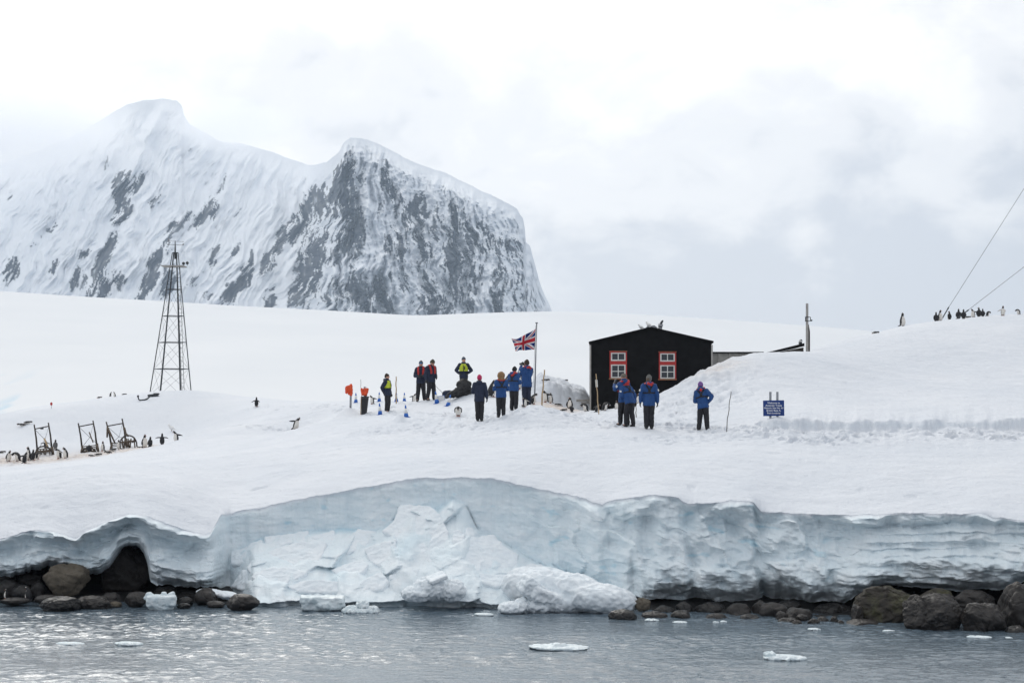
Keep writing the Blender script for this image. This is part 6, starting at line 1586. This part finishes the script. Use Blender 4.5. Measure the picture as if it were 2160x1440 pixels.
# ================================================================== ROCKS AND FALLEN ICE
def rock_mesh(name, sx, sy, sz, seed, cuts=9, rough=0.10, sub=4, flat=0.82):
    bm = bmesh.new(); bmesh.ops.create_icosphere(bm, subdivisions=sub, radius=1.0)
    me = bm_mesh(bm, name, True); co = get_co(me)
    rs = np.random.RandomState(seed)
    for i in range(max(3, cuts * 2 // 3)):
        n = rs.normal(size=3); n[2] *= 0.8; n /= np.linalg.norm(n); d = rs.uniform(flat - 0.2, flat + 0.1)
        k = co @ n; over = k > d
        co[over] -= np.outer((k[over] - d) * 0.82, n)
    r = np.linalg.norm(co, axis=1, keepdims=True)
    nn = co / r
    d = rough * fbm(nn[:, 0] * 1.7 + seed, nn[:, 1] * 1.7, nn[:, 2] * 1.7, 6, 0.62)
    for i in range(4 if sub > 4 else 2):
        n = rs.normal(size=3); n[2] *= 0.5; n /= np.linalg.norm(n); o_ = rs.uniform(-0.4, 0.4)
        q = np.abs(nn @ n - o_ + 0.16 * fbm(nn[:, 0] * 2.2 + i, nn[:, 1] * 2.2, nn[:, 2] * 2.2 + seed, 4, 0.6))
        d = d - 0.075 * np.exp(-(q / 0.028) ** 2) + 0.03 * np.sign(nn @ n - o_)
    d = d - 0.05 * np.abs(fbm(nn[:, 0] * 3.1 + seed, nn[:, 1] * 3.1, nn[:, 2] * 3.1, 4, 0.6))
    co = co * (1 + d)[:, None]
    co /= np.abs(co).max(0)
    co = co * np.array([sx, sy, sz])
    set_co(me, co.astype(np.float32)); return me

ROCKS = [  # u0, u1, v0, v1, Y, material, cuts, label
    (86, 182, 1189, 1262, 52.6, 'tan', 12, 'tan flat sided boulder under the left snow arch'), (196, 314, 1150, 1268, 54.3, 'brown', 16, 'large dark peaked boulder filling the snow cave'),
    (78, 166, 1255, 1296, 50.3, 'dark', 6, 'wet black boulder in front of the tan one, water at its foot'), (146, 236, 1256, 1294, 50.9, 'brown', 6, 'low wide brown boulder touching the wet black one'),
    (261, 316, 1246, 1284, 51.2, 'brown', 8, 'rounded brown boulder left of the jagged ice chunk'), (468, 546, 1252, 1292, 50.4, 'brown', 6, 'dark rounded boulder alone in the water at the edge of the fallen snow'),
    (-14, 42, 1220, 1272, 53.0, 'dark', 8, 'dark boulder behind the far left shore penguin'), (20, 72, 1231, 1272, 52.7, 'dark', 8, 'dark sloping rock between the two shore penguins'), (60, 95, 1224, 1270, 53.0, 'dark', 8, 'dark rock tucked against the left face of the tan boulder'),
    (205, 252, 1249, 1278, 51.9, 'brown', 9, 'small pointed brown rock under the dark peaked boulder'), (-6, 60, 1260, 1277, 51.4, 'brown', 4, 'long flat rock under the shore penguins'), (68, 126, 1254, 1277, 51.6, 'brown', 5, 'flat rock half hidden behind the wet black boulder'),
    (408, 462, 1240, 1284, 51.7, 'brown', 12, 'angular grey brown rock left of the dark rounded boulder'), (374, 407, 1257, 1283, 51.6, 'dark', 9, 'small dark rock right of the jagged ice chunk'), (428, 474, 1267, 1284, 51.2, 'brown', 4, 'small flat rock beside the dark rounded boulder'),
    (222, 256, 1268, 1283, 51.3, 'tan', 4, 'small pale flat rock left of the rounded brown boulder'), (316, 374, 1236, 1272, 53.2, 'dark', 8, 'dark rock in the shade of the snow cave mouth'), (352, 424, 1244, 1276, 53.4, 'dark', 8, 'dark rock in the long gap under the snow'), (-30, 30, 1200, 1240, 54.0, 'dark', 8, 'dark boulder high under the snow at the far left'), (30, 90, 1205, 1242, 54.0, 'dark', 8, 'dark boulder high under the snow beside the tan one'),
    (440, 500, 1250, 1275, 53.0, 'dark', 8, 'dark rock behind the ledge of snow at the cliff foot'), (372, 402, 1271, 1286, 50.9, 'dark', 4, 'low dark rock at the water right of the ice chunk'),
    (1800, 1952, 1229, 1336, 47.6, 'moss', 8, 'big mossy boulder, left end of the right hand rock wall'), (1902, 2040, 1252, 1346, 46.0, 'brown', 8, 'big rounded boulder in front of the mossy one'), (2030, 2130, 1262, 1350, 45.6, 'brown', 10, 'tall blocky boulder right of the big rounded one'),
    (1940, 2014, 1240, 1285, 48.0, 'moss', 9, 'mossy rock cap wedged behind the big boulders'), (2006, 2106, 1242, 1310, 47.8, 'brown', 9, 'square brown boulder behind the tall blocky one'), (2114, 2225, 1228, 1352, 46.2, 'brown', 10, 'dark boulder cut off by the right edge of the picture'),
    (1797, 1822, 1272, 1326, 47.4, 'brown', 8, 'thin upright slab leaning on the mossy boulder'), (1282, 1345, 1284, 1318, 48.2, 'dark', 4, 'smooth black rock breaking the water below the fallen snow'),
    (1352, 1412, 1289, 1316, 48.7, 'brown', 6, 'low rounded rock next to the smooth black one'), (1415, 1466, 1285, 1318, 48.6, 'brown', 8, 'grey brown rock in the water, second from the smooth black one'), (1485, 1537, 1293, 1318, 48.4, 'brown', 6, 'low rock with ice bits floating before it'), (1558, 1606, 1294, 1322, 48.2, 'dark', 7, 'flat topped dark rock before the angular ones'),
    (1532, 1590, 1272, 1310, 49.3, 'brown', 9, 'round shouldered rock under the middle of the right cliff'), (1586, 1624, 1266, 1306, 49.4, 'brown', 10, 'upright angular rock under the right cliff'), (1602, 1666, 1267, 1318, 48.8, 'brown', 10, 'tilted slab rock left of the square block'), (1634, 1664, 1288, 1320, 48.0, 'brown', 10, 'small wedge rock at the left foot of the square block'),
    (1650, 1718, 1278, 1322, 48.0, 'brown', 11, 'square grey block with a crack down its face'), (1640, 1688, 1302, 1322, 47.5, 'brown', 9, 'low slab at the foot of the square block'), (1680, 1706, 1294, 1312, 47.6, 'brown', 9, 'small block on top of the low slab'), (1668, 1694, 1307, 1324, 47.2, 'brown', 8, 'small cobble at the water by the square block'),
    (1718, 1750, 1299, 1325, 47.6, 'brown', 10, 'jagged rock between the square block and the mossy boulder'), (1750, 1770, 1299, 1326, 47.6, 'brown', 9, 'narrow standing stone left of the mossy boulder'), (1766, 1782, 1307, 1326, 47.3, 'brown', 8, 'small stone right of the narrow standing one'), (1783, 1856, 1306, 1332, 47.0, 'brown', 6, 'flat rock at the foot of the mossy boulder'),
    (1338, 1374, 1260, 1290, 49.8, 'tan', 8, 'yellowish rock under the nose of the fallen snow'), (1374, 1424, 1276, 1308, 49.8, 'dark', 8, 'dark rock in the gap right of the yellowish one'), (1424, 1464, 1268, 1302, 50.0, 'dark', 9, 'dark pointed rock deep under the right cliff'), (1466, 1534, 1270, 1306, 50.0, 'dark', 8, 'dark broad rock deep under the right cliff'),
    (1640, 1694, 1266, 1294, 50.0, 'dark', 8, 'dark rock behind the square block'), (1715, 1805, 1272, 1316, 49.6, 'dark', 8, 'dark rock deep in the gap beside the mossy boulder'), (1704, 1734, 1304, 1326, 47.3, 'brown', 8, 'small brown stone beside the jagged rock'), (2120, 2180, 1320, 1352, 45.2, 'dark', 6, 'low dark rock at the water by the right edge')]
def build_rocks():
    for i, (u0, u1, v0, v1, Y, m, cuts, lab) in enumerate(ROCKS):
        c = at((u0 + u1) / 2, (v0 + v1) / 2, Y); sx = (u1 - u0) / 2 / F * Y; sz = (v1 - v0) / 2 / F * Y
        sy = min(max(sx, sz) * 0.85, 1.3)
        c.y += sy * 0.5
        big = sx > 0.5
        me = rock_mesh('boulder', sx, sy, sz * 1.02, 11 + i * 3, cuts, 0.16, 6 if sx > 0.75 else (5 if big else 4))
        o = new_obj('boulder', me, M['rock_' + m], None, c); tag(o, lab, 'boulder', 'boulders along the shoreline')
    # sea bed strip of shade-darkened shingle under the overhang
build_rocks()

def ice_piece(name, prims, voxel, wr, ws, seed, m, lab, cat, group, smooth=2):
    bm = bmesh.new()
    P0 = None
    for p in prims:
        k = p[0]
        if k == 'ball':
            _, u, v, Y, a, b, c, rot = p
            add_ball(bm, at(u, v, Y), (a, b, c), 16, 10, Euler([R(x) for x in rot]).to_matrix())
        else:
            _, u, v, Y, a, b, c, rot = p
            add_box(bm, at(u, v, Y), (a * 2, b * 2, c * 2), Euler([R(x) for x in rot]).to_matrix(), min(a, b, c) * 0.25)
    cen = sum((at(p[1], p[2], p[3]) for p in prims), Vector()) / len(prims)
    bmesh.ops.translate(bm, vec=-cen, verts=bm.verts)
    me = remesh(bm, name, voxel, smooth, 0.5, wr, ws, seed)
    tag(new_obj(name, me, m, None, cen), lab, cat, group)

def build_ice():
    A = 'fallen pieces of the snow cliff'; B = 'pieces of ice floating by the shore'; C = M['fallen']; I = M['berg']
    px = lambda Y: Y / F
    # the long rounded nose of fallen snow
    ice_piece('fallen_snow_block', [('ball', 1265, 1262, 50.1, 1.0, .8, .40, (0, 7, 0)), ('ball', 1215, 1248, 50.5, .8, .8, .48, (0, 14, 0)), ('ball', 1160, 1242, 50.8, .85, .8, .55, (0, 14, 0)), ('ball', 1120, 1240, 51.2, .8, .7, .55, (0, 10, 0)), ('ball', 1318, 1268, 50.0, .30, .4, .20, (0, 5, 0)), ('ball', 1180, 1268, 50.2, .9, .6, .32, (0, 0, 0))],
              0.035, 0.15, (2.6, 2.6, 2.6), 1.0, C, 'long rounded nose of fallen snow reaching right over the rocks', 'snow block', A)
    ice_piece('fallen_snow_block', [('box', 1120, 1240, 49.9, .28, .3, .22, (10, 35, 20)), ('box', 1155, 1258, 49.9, .45, .35, .16, (5, 22, 10)), ('ball', 1135, 1278, 50.0, .5, .4, .2, (0, 8, 0))], 0.03, 0.16, (4, 4, 4), 2.0, C, 'jagged fallen chunk with a pointed top in front of the long nose', 'snow block', A)
    ice_piece('fallen_snow_block', [('ball', 1080, 1282, 49.7, .36, .35, .16, (0, 0, 0)), ('ball', 1105, 1276, 49.9, .25, .3, .2, (0, 0, 0))], 0.025, 0.14, (6, 6, 6), 3.0, C, 'low crumbly snow lump at the waterline', 'snow block', A)
    ice_piece('fallen_snow_block', [('ball', 915, 1240, 50.9, .55, .5, .32, (0, 0, 0)), ('ball', 955, 1245, 50.8, .35, .4, .28, (0, 0, 0)), ('ball', 880, 1252, 50.7, .4, .4, .2, (0, 0, 0))], 0.03, 0.2, (4, 4, 4), 4.0, C, 'rounded fallen snow lump carrying a tilted slab', 'snow block', A)
    ice_piece('snow_slab', [('box', 921, 1218, 50.6, .25, .25, .055, (12, -20, 15))], 0.022, 0.04, (5, 5, 5), 5.0, C, 'small tilted snow slab resting on the rounded lump', 'snow slab', A)
    def hY(u, v): return heap_Y(u, v)
    c2 = lambda P: [(450 + x / 3.927, 980 + y / 3.927) for x, y in P]
    c3 = lambda P: [(900 + x / 3.857, 980 + y / 3.857) for x, y in P]
    plates = [
        (c2([(275, 845), (440, 735), (640, 660), (885, 635), (940, 652), (905, 760), (830, 880), (760, 885), (650, 840), (500, 835), (400, 870), (315, 925)]), .20, 'largest fallen slab, flat and tilted, on the left of the heap'),
        (c2([(315, 935), (400, 885), (500, 856), (640, 862), (790, 900), (700, 955), (640, 965), (560, 1050), (430, 1015)]), .26, 'pointed fallen slab just below the largest one'),
        (c2([(425, 605), (790, 552), (782, 650), (600, 660), (450, 735)]), .18, 'slab lying high against the left part of the cliff wall'),
        (c2([(800, 605), (1000, 545), (1040, 645), (950, 660), (880, 625)]), .14, 'small slab beside the high left one'),
        (c2([(1060, 650), (1200, 540), (1360, 562), (1250, 700), (1100, 745)]), .20, 'slab in the upper middle of the heap under the blue wall'),
        (c2([(1400, 565), (1500, 480), (1550, 340), (1800, 352), (1880, 430), (1950, 570), (1955, 880), (1850, 865), (1700, 760), (1560, 640)]), .32, 'great pale slab reaching highest up the cliff'),
        (c2([(1250, 705), (1400, 650), (1520, 622), (1528, 860), (1420, 868), (1300, 805)]), .24, 'square slab left of the great pale one'),
        (c2([(1460, 925), (1700, 872), (1692, 935), (1465, 965)]), .30, 'narrow flat plate at the foot of the square slab'),
        (c2([(1180, 1040), (1250, 960), (1400, 882), (1460, 980), (1400, 1045), (1210, 1070)]), .26, 'low broken plate left of the rounded lump'),
        (c3([(190, 870), (240, 720), (360, 600), (540, 582), (640, 680), (740, 745), (730, 830), (600, 880), (420, 905)]), .36, 'broad smooth dome of fallen snow right of the heap middle'),
        (c3([(670, 900), (850, 815), (960, 832), (1010, 870), (980, 960), (850, 990), (720, 960)]), .34, 'block perched above the long rounded nose'),
        (c3([(425, 895), (620, 905), (700, 965), (560, 1005), (440, 965)]), .26, 'small plate left of the jagged chunk'),
        (c2([(150, 735), (400, 618), (425, 720), (270, 835), (150, 830)]), .20, 'slab at the upper left end of the heap'),
        (c2([(150, 1020), (262, 862), (310, 940), (425, 1010), (300, 1050)]), .24, 'narrow slab at the lower left end of the heap'),
        (c2([(980, 880), (1100, 830), (1240, 790), (1290, 830), (1240, 900), (1080, 960)]), .18, 'crumbled slab in the hollow right of the largest one'),
        (c3([(205, 660), (220, 540), (265, 530), (310, 575), (300, 640)]), .22, 'lower one of two snow pillars beside the blue hollow'),
        (c3([(308, 570), (322, 518), (368, 520), (396, 592), (330, 602)]), .22, 'upper one of two snow pillars beside the blue hollow'),
        (c2([(600, 1010), (760, 965), (900, 960), (1100, 985), (1160, 1040), (1000, 1070), (700, 1060)]), .22, 'low rough shelf of snow along the foot of the heap')]
    for i, (poly, th, lab) in enumerate(plates):
        pts = [at(u, v, hY(u, v)) for u, v in poly]; cen = sum(pts, Vector()) / len(pts)
        n = Vector((0, 0, 0))
        for a, b in zip(pts, pts[1:] + pts[:1]): n += (a - cen).cross(b - cen)
        n.normalize()
        if n.y > 0: n = -n
        n = (n + Vector((0.08 * math.sin(i * 2.1), -0.25, 0.1))).normalized()
        # flatten the outline to a plane, keeping every corner on its sight line
        q = []
        for p in pts:
            d = p - Vector((0, 0, EYE)); t = (cen - Vector((0, 0, EYE))).dot(n) / d.dot(n); t = min(max(t, 0.985), 1.015); q.append(Vector((0, 0, EYE)) + d * t)
        bm = bmesh.new(); A_ = [bm.verts.new(p - cen + n * th * 0.22) for p in q]; B_ = [bm.verts.new(p - cen - n * (th * 0.6 + 0.15)) for p in q]
        bm.faces.new(A_); bm.faces.new(B_[::-1])
        for k_ in range(len(q)): bm.faces.new((A_[k_], B_[k_], B_[(k_ + 1) % len(q)], A_[(k_ + 1) % len(q)]))
        bmesh.ops.recalc_face_normals(bm, faces=bm.faces); bmesh.ops.triangulate(bm, faces=bm.faces)
        me = remesh(bm, 'snow_slab', 0.030, 5, 0.5, 0.09, (2.2, 2.2, 2.2), 10.0 + i)
        tag(new_obj('snow_slab', me, C, None, cen), lab, 'snow slab', A)
    ice_piece('snow_ledge', [('ball', 445, 1250, 52.3, .42, .4, .10, (0, 6, 0)), ('ball', 480, 1255, 52.2, .34, .35, .10, (0, 8, 0))], 0.025, 0.08, (5, 5, 5), 40.0, C, 'patch of snow lying on rocks left of the heap', 'snow patch', None)
    # floating ice
    def floe(u0, u1, v0, v1, lab, wr=0.12, flat=False, extra=()):
        Y = EYE * F / (v1 - HOR + 0.01); w = (u1 - u0) / 2 / F * Y; h = (v1 - v0) / F * Y
        uc, vc = (u0 + u1) / 2, v1 - (v1 - v0) * 0.12
        pr = [('box' if flat else 'ball', uc, vc, Y, w, min(w * .7, .6), h * .30, (0, 2.0, 8))] + [('ball', u, v, Y, a, a, b, (0, 0, 0)) for (u, v, a, b) in extra]
        ice_piece('ice_floe', pr, max(0.012, w * 0.03), (wr + .12) * min(w, .55) * 0.8, (2.2 / max(w, .25), 2.2 / max(w, .25), 2.0 / max(w, .25)), u0 * 0.1, I, lab, 'ice', B)
    ice_piece('ice_floe', [('box', 340, 1266, 50.7, .38, .3, .14, (0, 0, 10)), ('box', 315, 1258, 50.7, .10, .15, .10, (0, 30, 0)), ('box', 345, 1258, 50.7, .06, .1, .12, (0, 10, 0)), ('box', 364, 1258, 50.7, .07, .12, .12, (0, -22, 0)), ('ball', 340, 1278, 50.7, .34, .3, .16, (0, 0, 0))], 0.022, 0.07, (6, 6, 6), 50.0, I, 'jagged white ice chunk among the left boulders', 'ice', B)
    ice_piece('ice_floe', [('box', 680, 1263, 50.5, .57, .4, .07, (0, 1, 4)), ('box', 678, 1273, 50.5, .50, .34, .13, (0, -2, 8)), ('ball', 690, 1275, 50.4, .48, .38, .16, (0, 3, 0)), ('ball', 650, 1268, 50.5, .22, .3, .12, (0, 0, 0))], 0.022, 0.10, (3, 3, 3), 51.0, I, 'boat shaped flat topped ice floe below the snow heap', 'ice', B)
    floe(722, 800, 1272, 1291, 'low crumbling heap of ice right of the boat shaped floe', 0.35, False, ((765, 1276, .16, .10), (745, 1284, .2, .07), (785, 1284, .15, .06)))
    floe(1000, 1042, 1286, 1297, 'low grey ice lump against the cliff foot'); floe(1360, 1390, 1299, 1309, 'small white ice bit right of the smooth black rock', 0.4); floe(1418, 1451, 1306, 1313, 'thin white ice bit in front of the grey brown rock', 0.3)
    floe(1503, 1517, 1304, 1313, 'tiny ice bit, left of a pair off the dark shore', 0.4); floe(1519, 1534, 1303, 1312, 'tiny ice bit, right of a pair off the dark shore', 0.4); floe(1704, 1731, 1320, 1328, 'knobbly ice bit below the small cobble', 0.5)
    floe(1860, 1888, 1325, 1331, 'small ice bit below the mossy boulder', 0.4); floe(2038, 2093, 1338, 1344, 'thin long ice bit below the tall blocky boulder', 0.2); floe(2120, 2137, 1340, 1345, 'tiny ice bit near the right edge of the picture', 0.3)
    floe(1112, 1246, 1354, 1366, 'longest flat ice floe in the middle of the water', 0.12, False, ((1180, 1359, .16, .03),)); floe(1608, 1702, 1374, 1389, 'wedge shaped ice floe in the water on the right', 0.2, False, ((1624, 1379, .12, .05),))
    floe(118, 178, 1350, 1358, 'faint low ice floe far left on the water', 0.15); floe(242, 302, 1346, 1359, 'pale rounded ice floe right of the faint one', 0.15)
build_ice()

M['shingle'] = noisy('shade_toned_shingle', (0.008, 0.008, 0.0085), (0.018, 0.017, 0.017), 0.6, 9, 0.8, 14, 0.08)
# shingle floor closing the gap at the back, colour darkened to imitate overhang shade
def build_shore():
    us = np.linspace(-1200, 3400, 420); Ys = np.linspace(49.0, 58.0, 40)
    U, Y = np.meshgrid(us, Ys)
    sh = crv([(-300, 50.9), (480, 50.9), (520, 52.5), (1250, 52.0), (1340, 48.6), (1800, 47.2), (2160, 45.8), (2460, 45)], U)
    Yr = sh + (Y - 49.0) * 0.8
    X = (U - 1080) / F * Yr
    Z = -0.12 + 0.10 * (Yr - sh) + 0.08 * fbm(X * 1.5, Yr * 1.5, 1.0, 4) + 0.9 * sst(Yr - sh, 4.5, 6.5)
    me = grid_mesh('shore', np.stack([X, Yr, Z - 0.06], -1))
    tag(new_obj('shore', me, M['shingle']), 'stony shore under the snow, its colour darkened as overhang shade', kind='structure')
build_shore()
